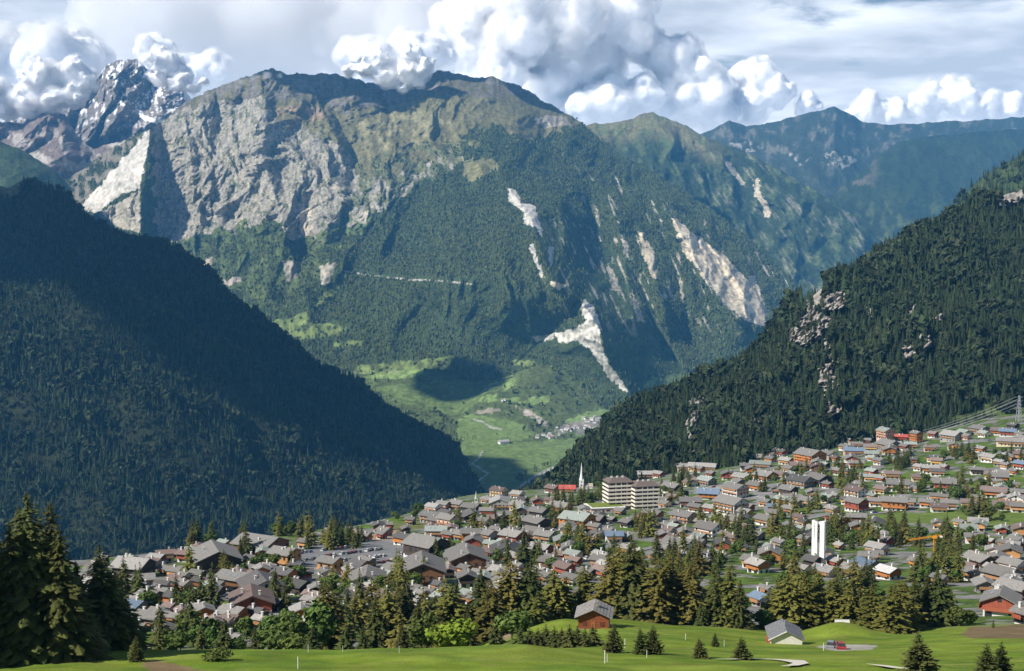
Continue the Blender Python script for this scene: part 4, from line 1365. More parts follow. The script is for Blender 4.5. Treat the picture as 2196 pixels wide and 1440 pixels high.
# photo column, row of the wall foot, width in the photo, ridge direction, wall, roof
H = """165 1252 38 R b g|222 1212 34 R d g|288 1236 108 R d l|305 1263 60 E o g|355 1206 46 E w b|402 1206 56 R r b|246 1284 46 R o d|273 1279 42 F b b|326 1284 76 R o g|322 1301 66 R g g|378 1301 64 R o d|427 1303 56 R b d|290 1319 70 R g u|276 1339 50 R k g|322 1351 76 R g g
560 1189 138 R b g|655 1176 40 R k g|540 1216 50 R b d|506 1263 100 R b g|612 1251 66 R o d|651 1244 46 E r d|640 1276 72 R d d|716 1278 60 R o g|462 1286 60 R d d|455 1311 50 R b d|430 1326 70 R w l|502 1336 78 R o l|356 1376 40 F w g|446 1366 50 R g g|502 1391 48 R w l|300 1363 46 R g g|646 1341 58 F o l
866 1169 56 R o d|936 1153 50 E g t|772 1226 56 R o d|852 1241 80 R g g|773 1286 46 R g l|1001 1259 46 F d g|886 1306 60 R w l|856 1283 36 R w g|1006 1296 46 R w t|832 1136 26 E r g|766 1151 24 R w m|740 1331 56 R g u|768 1322 40 R w g|700 1262 40 R d d
926 1121 62 R g g|930 1098 46 R w l|951 1093 40 R p l|981 1093 46 R g g|1011 1099 50 R d g|1044 1079 30 R w l|1071 1093 46 F g l|1046 1106 36 E r g|1113 1096 46 R c l|1011 1119 50 F d d|1041 1123 40 E g m|1046 1159 50 R g g|1076 1119 36 R r g|1101 1163 66 R r l|1151 1136 68 R d g|1146 1153 56 R w g|1056 1179 40 R o t|1121 1186 46 R d d|881 1126 30 R g g|1110 1068 34 R w l|1070 1064 44 R c b
1186 1057 40 R b m|1156 1111 50 R d g|1201 1101 60 R r l|1276 1126 56 R d g|1311 1123 30 R d g|1391 1027 50 E g l|1361 1022 40 E g t|1441 1056 50 R d g|1401 1116 50 R o g|1426 1151 62 R w m|1246 1151 40 R d g|1276 1141 36 R g g
1161 1196 60 R r l|1171 1163 56 R g g|1176 1211 46 R w g|1231 1206 46 R c t|1291 1209 46 R b l|1171 1251 46 R g g|1296 1226 36 R w l|1256 1167 26 F o g|1316 1163 40 E w u
1471 1011 42 E c l|1506 1010 62 E c l|1546 1000 40 R d g|1591 1033 46 R o l|1641 1031 56 R o l|1621 1051 46 R o g|1516 1041 46 R g t|1481 1043 36 R w m|1466 1121 62 R p g|1481 1087 50 E b g|1521 1151 70 R w g|1598 1111 40 R y l|1641 1126 52 R w g|1581 1131 56 R w g|1576 1166 40 R w m|1621 1159 46 R g g|1426 1079 26 R o g|1521 1071 46 E o u
1409 1206 40 R g g|1516 1223 40 R g g|1461 1206 30 R w m|1626 1229 56 R o l|1631 1301 50 R g u|1642 1276 30 R w g|1551 1206 26 R w m
1651 979 36 E r l|1676 976 36 R p g|1611 991 50 E g l|1601 1009 30 E d g|1631 1004 46 E g t|1686 996 36 R k l|1776 986 46 R w g|1771 961 46 R g g|1713 1009 42 E r m|1673 1027 36 R w m|1716 1046 62 R g d|1756 1041 60 R d g|1691 1063 46 R d g|1698 1079 42 E o g|1731 1086 40 R w g|1661 1099 32 E o u|1831 976 46 E p u|1836 947 36 E g g|1866 966 30 E y m|1869 981 30 E b t|1836 1066 56 R w b|1786 1104 36 R c l|1801 1126 42 R r g|1836 1123 42 E b g|1701 1141 46 R g g|1726 1151 46 R w t|1726 1171 36 R p g
1933 946 30 E r r|1906 966 56 R g g|2001 939 26 R r m|2041 946 52 R g l|2073 943 26 R p g|2101 931 46 R g g|2111 937 30 R w t|2146 933 42 E o m|2161 936 36 E r u|2172 921 30 R d d|1993 968 26 E p m|2008 998 26 E y m|1996 1016 36 E o l|2123 991 42 R w l|2096 1018 32 E d g|2128 1028 36 E k m|2141 1034 40 E o g|2191 986 40 E k m|2189 1006 36 R r u|1926 1053 50 E w g|1913 1027 34 E c m|2026 1051 50 E r g|1986 1088 30 E o g|2013 1098 38 E w b|2079 1091 40 E w m|2131 1066 56 E o m|2148 1094 40 E w m|2186 1068 40 E r g|2186 1098 42 E k g|1891 1059 36 R c m
2076 1149 40 E g t|2191 1153 46 F k m|2101 1221 76 R b l|2171 1229 64 R w g|2150 1252 88 R g g|2081 1232 40 R b m|2176 1286 88 R b l|1961 1218 26 R o g|1881 1191 56 R w l|1801 1181 26 R g l|1831 1236 60 R g l|1716 1239 54 R c l|1792 1217 40 R r l|1814 1262 30 R w l|2192 1338 40 R r g|2020 1075 26 E g g|1966 1032 26 E c m|1545 1085 32 R g g|1345 1132 36 R d g|1330 1105 30 R g g|1500 1175 34 R w g|1425 1190 36 R d g|1345 1190 34 R g l|1110 1230 34 R w g|1060 1235 34 R g g|960 1280 36 R g g|920 1285 30 R w g|810 1300 36 R g g|690 1300 36 R o g|590 1310 40 R b g|560 1350 44 R g l|400 1350 44 R d g|470 1350 40 R g g|250 1320 40 R b g|200 1290 40 R d g|180 1330 40 R b g"""
for row in H.replace('\n', '|').split('|'):
    q = row.split()
    chalet(float(q[0]), float(q[1]), float(q[2]), q[3], q[4], q[5], _hr.uniform(.9, 1.15))

LAND = {}


def special(key, label, *a, **k):
    o = chalet(*a, **k)
    HOUSES.pop()
    tag(o, label, k.get('cat', 'house'), 'buildings of the village')
    LAND[key] = (a[0], a[1])
    return o


special('dark-gabled hotel', 'large hotel with broad dark timber gable and pale balcony rails', 462, 1224, 128, 'F', 'd', 'g', 1.0, name='hotel')
special('white-gabled hotel', 'hotel with broad white plaster gable under a dark grey roof', 562, 1292, 118, 'F', 'w', 'd', 1.2, name='hotel')
special('x1', 'chalet with maroon timber gable and brown roof below white-gabled hotel', 540, 1314, 104, 'F', 'r', 'b', .9, name='chalet')
special('glowing orange chalet', 'bright honey timber chalet with white ground floor left of the parking lot', 611, 1214, 86, 'R', 'k', 'g', 1.3, name='chalet')
special('x2', 'chalet with honey timber front and dark gable below the parking lot', 709, 1233, 70, 'R', 'k', 'g', 1.45, name='chalet')
special('big dark-gabled house', 'long house with huge grey roof and dark gable beside the parking lot', 915, 1196, 118, 'R', 'd', 'g', 1.2, name='house')
special('x3', 'broad brown gabled house with wide grey roof below the parking lot', 906, 1254, 108, 'F', 'b', 'g', 1.2, name='house')
special('white long-fronted house', 'long white plaster house with rounded grey roof and rows of windows', 787, 1269, 92, 'F', 'w', 'g', 1.0, name='house')
special('x4', 'chalet with timber balconies between white side walls and open green lawn', 1001, 1224, 92, 'F', 'b', 'g', 1.15, name='chalet')
special('x5', 'tall pale apartment house with pink balconies and grey roof', 961, 1135, 58, 'R', 'p', 'g', 1.6, name='apartment_house')
special('x6', 'tall orange house with white base in the old village centre', 1010, 1167, 44, 'E', 'o', 'g', 1.6, name='house')
special('x7', 'dark roofed chalet with white side wall behind the tall larches', 1086, 1207, 72, 'F', 'w', 'd', 1.1, name='chalet')
special('teal-roofed chalet', 'long orange timber chalet with greenish roof below the church spire', 1238, 1137, 86, 'R', 'o', 't', 1.3, name='chalet')
special('x8', 'broad white house with grey roof and solar panels amid trees', 1457, 1187, 88, 'R', 'w', 'g', 1.0, name='house')
special('x9', 'white block with dark shuttered gable beside the car yard', 1577, 1068, 62, 'R', 'w', 'g', 1.5, name='apartment_house')
special('long dark-shuttered block', 'long white block with dark shuttered side wall and grey roof', 1568, 1107, 80, 'R', 'w', 'g', 1.7, name='apartment_house')
special('x10', 'large orange fronted house with grey roof and dark shuttered gable', 1737, 996, 72, 'R', 'o', 'g', 1.5, name='house')
special('x11', 'chalet with red upper floor, white base and dark slatted gable', 1837, 1097, 56, 'R', 'r', 'g', 1.4, name='chalet')
special('pink tower block', 'tall pale tower block with pink balconies at the forest edge', 1898, 952, 40, 'R', 'p', 't', 2.6, name='tower_block')
special('x12', 'narrow orange tower house at the forest edge', 1965, 950, 30, 'R', 'o', 'g', 2.2, name='tower_house')
special('orange balcony chalet', 'bright orange chalet with two full rows of balconies above the lawn', 1918, 1094, 56, 'E', 'o', 'g', 1.35, name='chalet')
special('x13', 'long low warehouse with pale grey roof below the power pylon', 2180, 957, 84, 'E', 'c', 'l', .9, name='warehouse')
special('red-gabled chalet', 'chalet with red-brown timber gable and white side walls by brown meadow', 2146, 1320, 86, 'F', 'r', 'g', 1.05, name='chalet')
special('x14', 'hall with white metal roof and orange front beside the bell tower', 1905, 1242, 62, 'R', 'o', 'w', .9, name='hall')
special('x15', 'hall with dark blue-grey solar roof behind white roofed hall', 1858, 1222, 70, 'R', 'g', 'u', .7, name='hall')
special('x16', 'small chalet with bright red roof beside the church spire', 1217, 1058, 36, 'E', 'c', 'r', 1.0, name='chalet')
special('x17', 'pale church hall with light grey pyramid-like roof at bell tower foot', 1768, 1237, 62, 'R', 'c', 'l', .8, name='church_hall')

# ---- terraced apartment block: two stepped towers with white balcony bands
base = on_ground(1352, 1092)
ap = empty('apartment_block', base, math.radians(14))
S = base.y / FOC
tag(ap, 'tall apartment block of two stepped towers with white balcony bands', 'building', 'buildings of the village')
LAND['terraced apartment block'] = (1352, 1075)


def block(x0, x1, y0, y1, floors, fh, lift):
    h = floors * fh
    MB().box(x0, x1, y0, y1, -6, h + lift).build('wall', M_wall, ap, color=(.20, .15, .115))
    for k in range(floors):
        z = lift + k * fh
        mb = MB().box(x0 - 1.7, x1 + .6, y0 - 1.7, y0 - .02, z - .3, z).box(x0 - 1.7, x1 + .6, y0 - 1.72, y0 - 1.5, z, z + 1.15)
        mb.box(x0 - 1.7, x0 - .02, y0 - .02, y1, z - .3, z).box(x0 - 1.72, x0 - 1.5, y0 - 1.5, y1, z, z + 1.15)
        mb.build('balcony_band', M_plaster, ap, color=(.76, .70, .60))
        for j in range(1, 4):
            xx = x0 + j * (x1 - x0) / 4
            MB().box(xx - .12, xx + .12, y0 - 1.5, y0 - .03, z, z + 2.65).build('partition', M_plaster, ap, color=(.72, .67, .58))
        for j in range(6):
            xx = x0 + (j + .5) * (x1 - x0) / 6
            link('window', WINB, ap, (xx, y0 - .02, z + 1.5))
        for j in range(4):
            yy = y0 + (j + .5) * (y1 - y0) / 4
            link('window', WINB, ap, (x0 - .02, yy, z + 1.5), rz=-math.pi / 2)
    mb = MB()
    t = h + lift
    a = [(x0 - 1.6, y0 - 1.6, t), (x1 + 1.2, y0 - 1.6, t), (x1 + 1.2, y1 + 1.2, t), (x0 - 1.6, y1 + 1.2, t)]
    b = [(x0 + 2, y0 + 2.5, t + 2.6), (x1 - 2, y0 + 2.5, t + 2.6), (x1 - 2, y1 - 2, t + 2.6), (x0 + 2, y1 - 2, t + 2.6)]
    mb.add(a + b, [(3, 2, 1, 0), (4, 5, 6, 7), (0, 1, 5, 4), (1, 2, 6, 5), (2, 3, 7, 6), (3, 0, 4, 7)])
    mb.build('roof', M_roof, ap, color=(.15, .12, .105))
    for j in range(3):
        cx = x0 + (j + .8) * (x1 - x0) / 4
        MB().box(cx - .7, cx + .7, (y0 + y1) / 2 - .6, (y0 + y1) / 2 + .6, t + 2.3, t + 3.9).build('chimney', M_chim, ap)


block(2.0, 19.5, -8, 6, 6, 3.0, .6)
block(-16.5, 1.4, 0.5, 14, 6, 3.0, 2.8)
# garage with a lawn on its roof
gb = on_ground(1297, 1096)
gar = empty('garage', gb, math.radians(12))
MB().box(-13, 14, -7, 12, -4, 3.4).build('wall', M_plaster, gar, color=(.62, .50, .40))
MB().box(-13.5, 14.5, -7.5, 12.5, 3.4, 3.8).build('roof', M_white, gar)
MB().box(-11, 14, -4.5, 11.8, 3.8, 4.05).build('lawn', M_lawn, gar)
for k in range(5):
    MB().box(-10 + k * 4.6, -7 + k * 4.6, -7.08, -7.0, -.6, 2.1).build('garage_door', M_dark, gar)
tag(gar, 'low garage with a grass lawn on its flat roof before the apartment block', 'garage', 'buildings of the village')

# ---- bell tower: two white concrete slabs and a bell recess
tb = on_ground(1755, 1218)
S = tb.y / FOC
tw = empty('bell_tower', tb, math.radians(-24))
th = 105 * S
LAND['white bell tower'] = (1755, 1180)
w = 13.5 * S
MB().prism([(-w, -4), (-.12 * w, -4), (-.12 * w, th * .97), (-w, th)], -w * .75, -w * .35).build('slab', M_conc, tw)
MB().prism([(.28 * w, -4), (w, -4), (w, th), (.28 * w, th * .985)], -w * .75, -w * .35).build('slab', M_conc, tw)
MB().box(-.13 * w, .29 * w, -w * .33, w * .1, -4, th * .96).build('recess_wall', M_conc, tw)
for sx in (-1, 1):
    MB().box(min(sx * w, sx * w * .72), max(sx * w, sx * w * .72), -w * .35, w * .55, -4, th * .98).build('side_slab', M_conc, tw)
BELL = MB().lathe([(.05, 1.0), (.35, .95), (.45, .5), (.75, .05), (.8, 0)], 12).mesh('bell', flat_mat('bronze', (.06, .055, .05), .45, 3, .2, metallic=.6), True)
for k in range(3):
    z = th * (.90 - .125 * k)
    link('bell', BELL, tw, (.06 * w, -w * .5, z - 1.6), scale=w * .34)
    MB().box(-.14 * w, .30 * w, -w * .62, -w * .40, z - .25, z).build('bell_beam', M_dark, tw)
for k in range(9):
    z = th * (.93 - .033 * k)
    MB().box(-.62 * w, -.5 * w, -w * .75 - .05, -w * .75, z, z + th * .014).build('slot', M_dark, tw)
tag(tw, 'tall white concrete bell tower with open slot of three bells', 'tower', 'buildings of the village')

# ---- white church with needle spire
cb = on_ground(1247, 1050)
S = cb.y / FOC
ch = empty('church', cb, 0)
MB().box(-4.6 * S, 4.6 * S, -4.6 * S, 4.6 * S, -5, 22 * S).build('tower', M_white, ch)
MB().lathe([(4.6 * S, 22 * S), (2.2 * S, 34 * S), (.15, 58 * S)], 4).build('spire', M_white, ch)
gable_body(22 * S, 12 * S, -5, 7 * S, 5 * S).build('nave', M_white, ch, loc=(13 * S, 4 * S, 0))
slab_roof(22 * S, 12 * S, 7 * S, 5 * S, .4, .5, .3).build('roof', M_roof, ch, loc=(13 * S, 4 * S, 0), color=(.42, .36, .28))
for k in range(2):
    link('window', WIN, ch, (0, -4.65 * S, (10 + 7 * k) * S))
tag(ch, 'white church with a tall needle spire against the dark forest', 'church', 'buildings of the village')
LAND['white church spire'] = (1247, 1040)
cb = on_ground(1021, 1082)
S = cb.y / FOC
ch = empty('chapel', cb, 0)
MB().box(-3.4 * S, 3.4 * S, -3.4 * S, 3.4 * S, -4, 13 * S).build('tower', M_plaster, ch, color=(.55, .54, .48))
MB().lathe([(3.5 * S, 13 * S), (1.5 * S, 20 * S), (.1, 29 * S)], 8).build('spire', M_roof, ch, color=(.45, .46, .42))
link('window', WIN, ch, (0, -3.45 * S, 10 * S))
tag(ch, 'old grey chapel tower with pointed spire among pale roofs', 'chapel', 'buildings of the village')
LAND['old chapel spire'] = (1021, 1075)

# ---- yellow crane
cb = on_ground(2003, 1195)
S = cb.y / FOC
cr = empty('crane', cb, 0)


def lattice(a, b, w, r, n):
    mb = MB()
    a, b = Vector(a), Vector(b)
    d = (b - a)
    up = Vector((0, 0, 1)) if abs(d.normalized().z) < .9 else Vector((1, 0, 0))
    s = d.cross(up).normalized() * w
    t = d.cross(s).normalized() * w
    cs = [s + t, s - t, -s - t, -s + t]
    for c in cs:
        mb.beam(a + c, b + c, r)
    for k in range(n):
        p0, p1 = a + d * (k / n), a + d * ((k + 1) / n)
        for j in range(4):
            mb.beam(p0 + cs[j], p1 + cs[(j + 1) % 4], r * .8)
    return mb


lattice((0, 0, -2), (0, 0, 46 * S), .40, .075, 12).build('mast', M_yellow, cr)
lattice((4 * S, 0, 46 * S), (-56 * S, 0, 37 * S), .30, .06, 16).build('jib', M_yellow, cr)
lattice((0, 0, 46 * S), (16 * S, 0, 47 * S), .32, .06, 5).build('counter_jib', M_yellow, cr)
MB().box(12 * S, 17 * S, -.8, .8, 43 * S, 46 * S).build('counterweight', M_conc, cr)
MB().box(-1.1, 1.1, -1.4, -.6, 41 * S, 45 * S).build('cab', M_yellow, cr)
tag(cr, 'yellow construction crane with drooping jib among the trees', 'crane')

# ---- the rest of the close-packed chalets
ZONES = [([(160, 1225), (480, 1172), (620, 1155), (900, 1115), (1000, 1085), (1180, 1070), (1300, 1110), (1340, 1230), (1000, 1310), (600, 1365), (300, 1365), (160, 1330)], 190),
         ([(1340, 1095), (1420, 1015), (1640, 970), (1800, 950), (2000, 940), (2196, 925), (2196, 1290), (1900, 1240), (1560, 1230), (1340, 1210)], 200)]
KEEP = [[(590, 1190), (680, 1168), (900, 1160), (930, 1200), (860, 1216), (620, 1220)], [(1770, 1098), (2230, 1090), (2230, 1130), (1800, 1125)], [(800, 1130), (900, 1105), (930, 1130), (840, 1150)], [(1485, 1040), (1560, 1036), (1560, 1062), (1485, 1064)], [(1900, 1140), (2060, 1140), (2060, 1230), (1900, 1230)], [(1270, 1060), (1410, 1020), (1410, 1110), (1255, 1115)]]
occ = [(hh['o'].location.x, hh['o'].location.y, hh['r']) for hh in HOUSES]
occ += [(on_ground(*v).x, on_ground(*v).y, 20) for k, v in LAND.items()]
for poly, want in ZONES:
    xs, ys = [a for a, b in poly], [b for a, b in poly]
    made = tries = 0
    while made < want and tries < 9000:
        tries += 1
        px, py = _hr.uniform(min(xs), max(xs)), _hr.uniform(min(ys), max(ys))
        if not inpoly(np.array(px), np.array(py), poly) or any(inpoly(np.array(px), np.array(py), k) for k in KEEP):
            continue
        g = on_ground(px, py)
        wp = _hr.uniform(32, 54) if g.y < 650 else (_hr.uniform(26, 42) if g.y < 1000 else _hr.uniform(22, 34))
        size = wp * g.y / FOC
        if any((g.x - a) ** 2 + (g.y - b) ** 2 < (c * .80 + size * .42) ** 2 for a, b, c in occ):
            continue
        right = px > 1800
        h_ = chalet(px, py, wp, _hr.choice('ERRF' if right else 'RRRF'), _hr.choice('owrwwckwgk' if right else 'obrwdgwckr'), _hr.choice('ggglldt' if right else 'ggglmdtb'), _hr.uniform(.9, 1.1))
        occ.append((g.x, g.y, HOUSES[-1]['r']))
        made += 1

# only the three hundred largest stay single; the smallest background ones become one mass of roofs
n_special = sum(1 for o in bpy.data.objects if o.parent is None and o.name.startswith('chalet')) - len(HOUSES)
HOUSES.sort(key=lambda q: -q['r'] / q['D'])
rest = HOUSES[290 - n_special:]
HOUSES = HOUSES[:290 - n_special]
REST_SPOTS = [(q['o'].location.x, q['o'].location.y, q['r']) for q in rest]
M_small = terrain_mat('small_chalet_surface', 1.5, .75, 1.2)
DEFCOL = {'window_glass': (.035, .04, .045), 'chimney_plaster': (.62, .60, .56), 'skylight_glass': (.22, .25, .28)}
vv, ff, cc = [], [], []


def gather(o, M):
    M = M @ o.matrix_basis
    if o.data is not None:
        me = o.data
        n0 = len(vv)
        mn = me.materials[0].name
        c = DEFCOL.get(mn, tuple(o.color)[:3])
        for v in me.vertices:
            vv.append(tuple(M @ v.co))
            cc.append(c)
        for pl in me.polygons:
            ff.append(tuple(n0 + k for k in pl.vertices))
    for ch in KIDS.get(o.name, ()):
        gather(ch, M)


KIDS = {}
for o in bpy.data.objects:
    if o.parent is not None:
        KIDS.setdefault(o.parent.name, []).append(o)
dead = []


def doom(o):
    dead.append(o)
    for ch in KIDS.get(o.name, ()):
        doom(ch)


for q in rest:
    gather(q['o'], Matrix.Identity(4))
    doom(q['o'])
me = mesh_of('background_chalets', vv, ff, M_small)
at = me.color_attributes.new('tone', 'FLOAT_COLOR', 'POINT')
c4 = np.ones((len(vv), 4), np.float32)
c4[:, :3] = np.array(cc)
at.data.foreach_set('color', c4.reshape(-1))
tag(link('background_chalets', me), 'smallest chalets filling the gaps far back in the village', 'chalets', None, 'stuff')
bpy.data.batch_remove(dead)

# ---- labels of the ordinary chalets: look first, then where they stand
ORD = ['nearest', 'second nearest', 'third nearest', 'fourth nearest', 'fifth nearest', 'sixth nearest', 'seventh nearest', 'eighth nearest', 'ninth nearest', 'tenth nearest'] + ['%dth nearest' % k for k in range(11, 40)]
MARKS = {k: v for k, v in LAND.items() if not k.startswith('x')}
MARKS['parking lot'] = (760, 1190)
MARKS['yellow crane'] = (2003, 1170)
MARKS['log hut'] = (1280, 1310)
buck = {}
for hh in HOUSES:
    best = min(MARKS, key=lambda k: math.hypot(MARKS[k][0] - hh['px'], (MARKS[k][1] - hh['py']) * 1.6))
    dx, dy = hh['px'] - MARKS[best][0], (hh['py'] - MARKS[best][1]) * 1.6
    side = ('right of' if dx > 0 else 'left of') if abs(dx) > abs(dy) else ('below' if dy > 0 else 'beyond')
    buck.setdefault((best, side, hh['wt'], hh['rt']), []).append((math.hypot(dx, dy), hh))
for (mk, side, wt_, rt_), lst in buck.items():
    lst.sort(key=lambda q: q[0])
    for k, (_, hh) in enumerate(lst):
        nth = '' if len(lst) == 1 else (', ' + ORD[k])
        tag(hh['o'], ('%s %s chalet with %s roof %s the %s%s' % (hh['size'], wt_, rt_, side, mk, nth)).strip(), 'chalet', 'chalets of the village')

# ---- parked cars
CAR_COL = [(.75, .75, .74), (.72, .72, .70), (.5, .51, .52), (.05, .05, .055), (.30, .04, .04), (.12, .15, .25), (.62, .62, .6), (.20, .21, .22)]
CAR_NAME = ['white', 'white', 'silver', 'black', 'red', 'blue', 'pale grey', 'dark grey']
M_car = objcol_mat('car_paint', 1.0, .96, 1.04, .35)
M_tyre = flat_mat('tyre', (.025, .025, .025), .9, 3, .1)


def car_meshes():
    b = MB()
    prof = [(-2.15, .35), (2.15, .35), (2.2, .75), (1.15, .92), (-1.95, .98), (-2.2, .8)]
    b.prism(prof, -.85, .85)
    c = MB()
    c.add([(-1.85, -.78, .95), (.95, -.78, .92), (.95, .78, .92), (-1.85, .78, .95), (-1.4, -.62, 1.46), (.25, -.62, 1.46), (.25, .62, 1.46), (-1.4, .62, 1.46)],
          [(4, 5, 6, 7), (0, 1, 5, 4), (1, 2, 6, 5), (2, 3, 7, 6), (3, 0, 4, 7)])
    r = MB().box(-1.35, .2, -.6, .6, 1.45, 1.5)
    w = MB()
    vs = [(.33 * math.cos(k * .785), s, .33 * math.sin(k * .785)) for s in (-.11, .11) for k in range(8)]
    w.add(vs, [(k, (k + 1) % 8, (k + 1) % 8 + 8, k + 8) for k in range(8)] + [tuple(range(7, -1, -1)), tuple(range(8, 16))])
    return b.mesh('body', M_car), c.mesh('windows', M_glass), r.mesh('car_roof', M_car), w.mesh('wheel', M_tyre)


CARM = car_meshes()


def car(loc, rz, ci, label, group):
    r = empty('parked_car', loc, rz)
    link('body', CARM[0], r, color=CAR_COL[ci])
    link('windows', CARM[1], r)
    link('car_roof', CARM[2], r, color=CAR_COL[ci])
    for sx in (-1.35, 1.35):
        for sy in (-.82, .82):
            link('wheel', CARM[3], r, (sx, sy, .33))
    tag(r, label, 'car', group)
    return r


rr = random.Random(3)
for row, (x0, y0, x1, y1, n) in enumerate([(655, 1187, 760, 1174, 12), (690, 1196, 815, 1180, 15), (740, 1204, 870, 1190, 15), (800, 1212, 880, 1200, 9), (640, 1206, 690, 1200, 4)]):
    for k in range(n):
        t = k / (n - 1)
        if rr.random() < .12:
            continue
        ci = rr.choice([0, 0, 1, 2, 2, 3, 4, 5, 6, 6, 7])
        car(on_ground(x0 + (x1 - x0) * t, y0 + (y1 - y0) * t), math.radians(70 + rr.uniform(-8, 8)), ci, '%s car standing in parking row %d of the village parking lot' % (CAR_NAME[ci], row + 1), 'cars in the parking lot')
for px, py, ci, where in [(1515, 1050, 0, 'in the yard beside long dark-shuttered block'), (1535, 1052, 2, 'in the yard beside long dark-shuttered block'), (1500, 1048, 1, 'in the yard beside long dark-shuttered block'), (1630, 1068, 2, 'on the pale road right of the shuttered block'), (388, 1288, 0, 'below the dark-gabled hotel'), (436, 1282, 0, 'below the dark-gabled hotel'), (1530, 1046, 4, 'in the yard beside long dark-shuttered block'), (2090, 1085, 0, 'on the lane by the upper chalets')]:
    car(on_ground(px, py), rr.uniform(0, 6), ci, '%s car parked %s' % (CAR_NAME[ci], where), 'cars parked between the chalets')

# ---- far valley houses, a few pixels each
def tiny_house(roofcol):
    mb = MB()
    mb.box(-6, 6, -4.5, 4.5, -2, 5.5, 0)
    mb.add([(-6.6, -5.2, 5.2), (6.6, -5.2, 5.2), (6.6, 5.2, 5.2), (-6.6, 5.2, 5.2), (-6.6, 0, 8.6), (6.6, 0, 8.6)], [(0, 1, 5, 4), (2, 3, 4, 5), (0, 4, 3), (1, 2, 5), (3, 2, 1, 0)], 1)
    return mb.mesh('house', [M_white, flat_mat('far_roof', roofcol, .8, 1, .2)])


TINY = [tiny_house((.20, .17, .16)), tiny_house((.30, .22, .19)), tiny_house((.38, .36, .35))]


def on_sheet(px, py, pts, xy):
    d = (xy[0] - px) ** 2 + (xy[1] - py) ** 2
    return Vector(pts.reshape(-1, 3)[int(np.argmin(d))].tolist())


VXY = proj(VAL_PTS)
VXY = (VXY[0].reshape(-1), VXY[1].reshape(-1))
for (cx, cyy, sx, sy, n, txt) in [(1235, 920, 32, 5, 34, 'in the main valley village beside the dark wood'), (1290, 903, 28, 6, 36, 'in the upper end of the valley village'), (1180, 938, 22, 4, 13, 'beside the flat green valley field'), (780, 791, 34, 4, 24, 'in the hillside hamlet below the big mountain'), (1080, 861, 8, 2, 3, 'on the grassy knoll above the valley'), (1440, 822, 18, 6, 5, 'on the far right meadow')]:
    for k in range(n):
        loc = on_sheet(cx + max(-1.6, min(1.6, rr.gauss(0, .7))) * sx, cyy + rr.gauss(0, .6) * sy, VAL_PTS, VXY)
        o = link('house', TINY[rr.randrange(3)], None, loc, rr.uniform(-.6, .6), scale=rr.uniform(.7, 1.35))
        tag(o, 'tiny pale house with dark roof ' + txt, 'house', 'houses ' + txt)
loc = on_sheet(1080, 953, VAL_PTS, VXY)
o = link('barn', TINY[2], None, loc, .5, scale=(3.2, 2.2, 1.8))
tag(o, 'large pale barn at the edge of the flat valley field', 'barn')
# ------------------------------------------------------------------ log hut and pale shed on the meadow
M_log = objcol_mat('log_wall', 5.0, .65, 1.3, .85, 'Object', (1, .15, 1))
M_stone = flat_mat('stone_slabs', (.235, .22, .205), .9, 1.6, .35, bump=.6)
M_sand = flat_mat('bunker_sand', (.62, .57, .48), .95, 1.5, .08)

hb = at_dist(1278, 300)
hut = empty('log_hut', (hb.x, hb.y, hb.z), math.radians(-3) - math.atan2(hb.x, hb.y))
tag(hut, 'small red-brown log hut with stone slab roof on the green meadow', 'hut')
HW, HL, HE, HR = 6.6, 8.0, 3.1, 1.5
MB().box(-HW / 2 - .1, HW / 2 + .1, -HL / 2 - .1, HL / 2, -2.0, .55).build('stone_base', M_plaster, hut, color=(.55, .50, .45))
nl = 12
for k in range(nl):
    z0, z1 = .55 + k * .245, .55 + (k + 1) * .245
    sh = .03 * (k % 2)
    MB().box(-HW / 2 - .15, HW / 2 + .15, -HL / 2 - sh, -HL / 2 + .2, z0, z1 - .02).build('log', M_log, hut, color=(.22 + .03 * (k % 3), .075 + .01 * (k % 2), .035))
    MB().box(-HW / 2 - sh, -HW / 2 + .2, -HL / 2 + .21, HL / 2, z0, z1 - .02).build('log', M_log, hut, color=(.17, .08, .045))
    MB().box(HW / 2 - .2, HW / 2 + sh, -HL / 2 + .21, HL / 2, z0, z1 - .02).build('log', M_log, hut, color=(.15, .07, .04))
MB().prism([(-HW / 2, .56 + nl * .245), (HW / 2, .56 + nl * .245), (0, .56 + nl * .245 + HR)], -HL / 2 + .05, HL / 2 - .05).build('gable', M_log, hut, color=(.20, .075, .04))
MB().box(-HW / 2 + .25, HW / 2 - .25, -HL / 2 + .25, HL / 2 - .25, .5, 3.4).build('inner_wall', M_dark, hut)
zt = .56 + nl * .245
for sx in (-1, 1):
    for k in range(6):      # overlapping courses of stone slabs
        t0, t1 = k / 6, (k + 1) / 6
        xw = HW / 2 + .95
        xa, xb = sx * xw * (1 - t0), sx * xw * (1 - t1)
        za, zb_ = zt - .42 + (HR + .42) * t0, zt - .42 + (HR + .42) * t1
        y0, y1 = -HL / 2 - 1.0, HL / 2 + .6
        th = .14
        vs = [(xa, y0, za + .10), (xa, y1, za + .10), (xb, y1, zb_ + .10), (xb, y0, zb_ + .10), (xa, y0, za + .10 + th), (xa, y1, za + .10 + th), (xb, y1, zb_ + .03 + th), (xb, y0, zb_ + .03 + th)]
        fs = [(0, 1, 2, 3), (7, 6, 5, 4), (0, 4, 5, 1), (1, 5, 6, 2), (2, 6, 7, 3), (3, 7, 4, 0)]
        if sx > 0:
            fs = [f[::-1] for f in fs]
        MB().add(vs, [f[::-1] for f in fs]).build('slab_course', M_stone, hut)
MB().box(.2, 1.0, -1.2, -.4, zt + HR - .8, zt + HR + 1.1).build('chimney', M_stone, hut)
MB().box(-.5, .45, -HL / 2 - .09, -HL / 2 - .04, .6, 2.4).build('door', M_wall, hut, color=(.30, .11, .05))
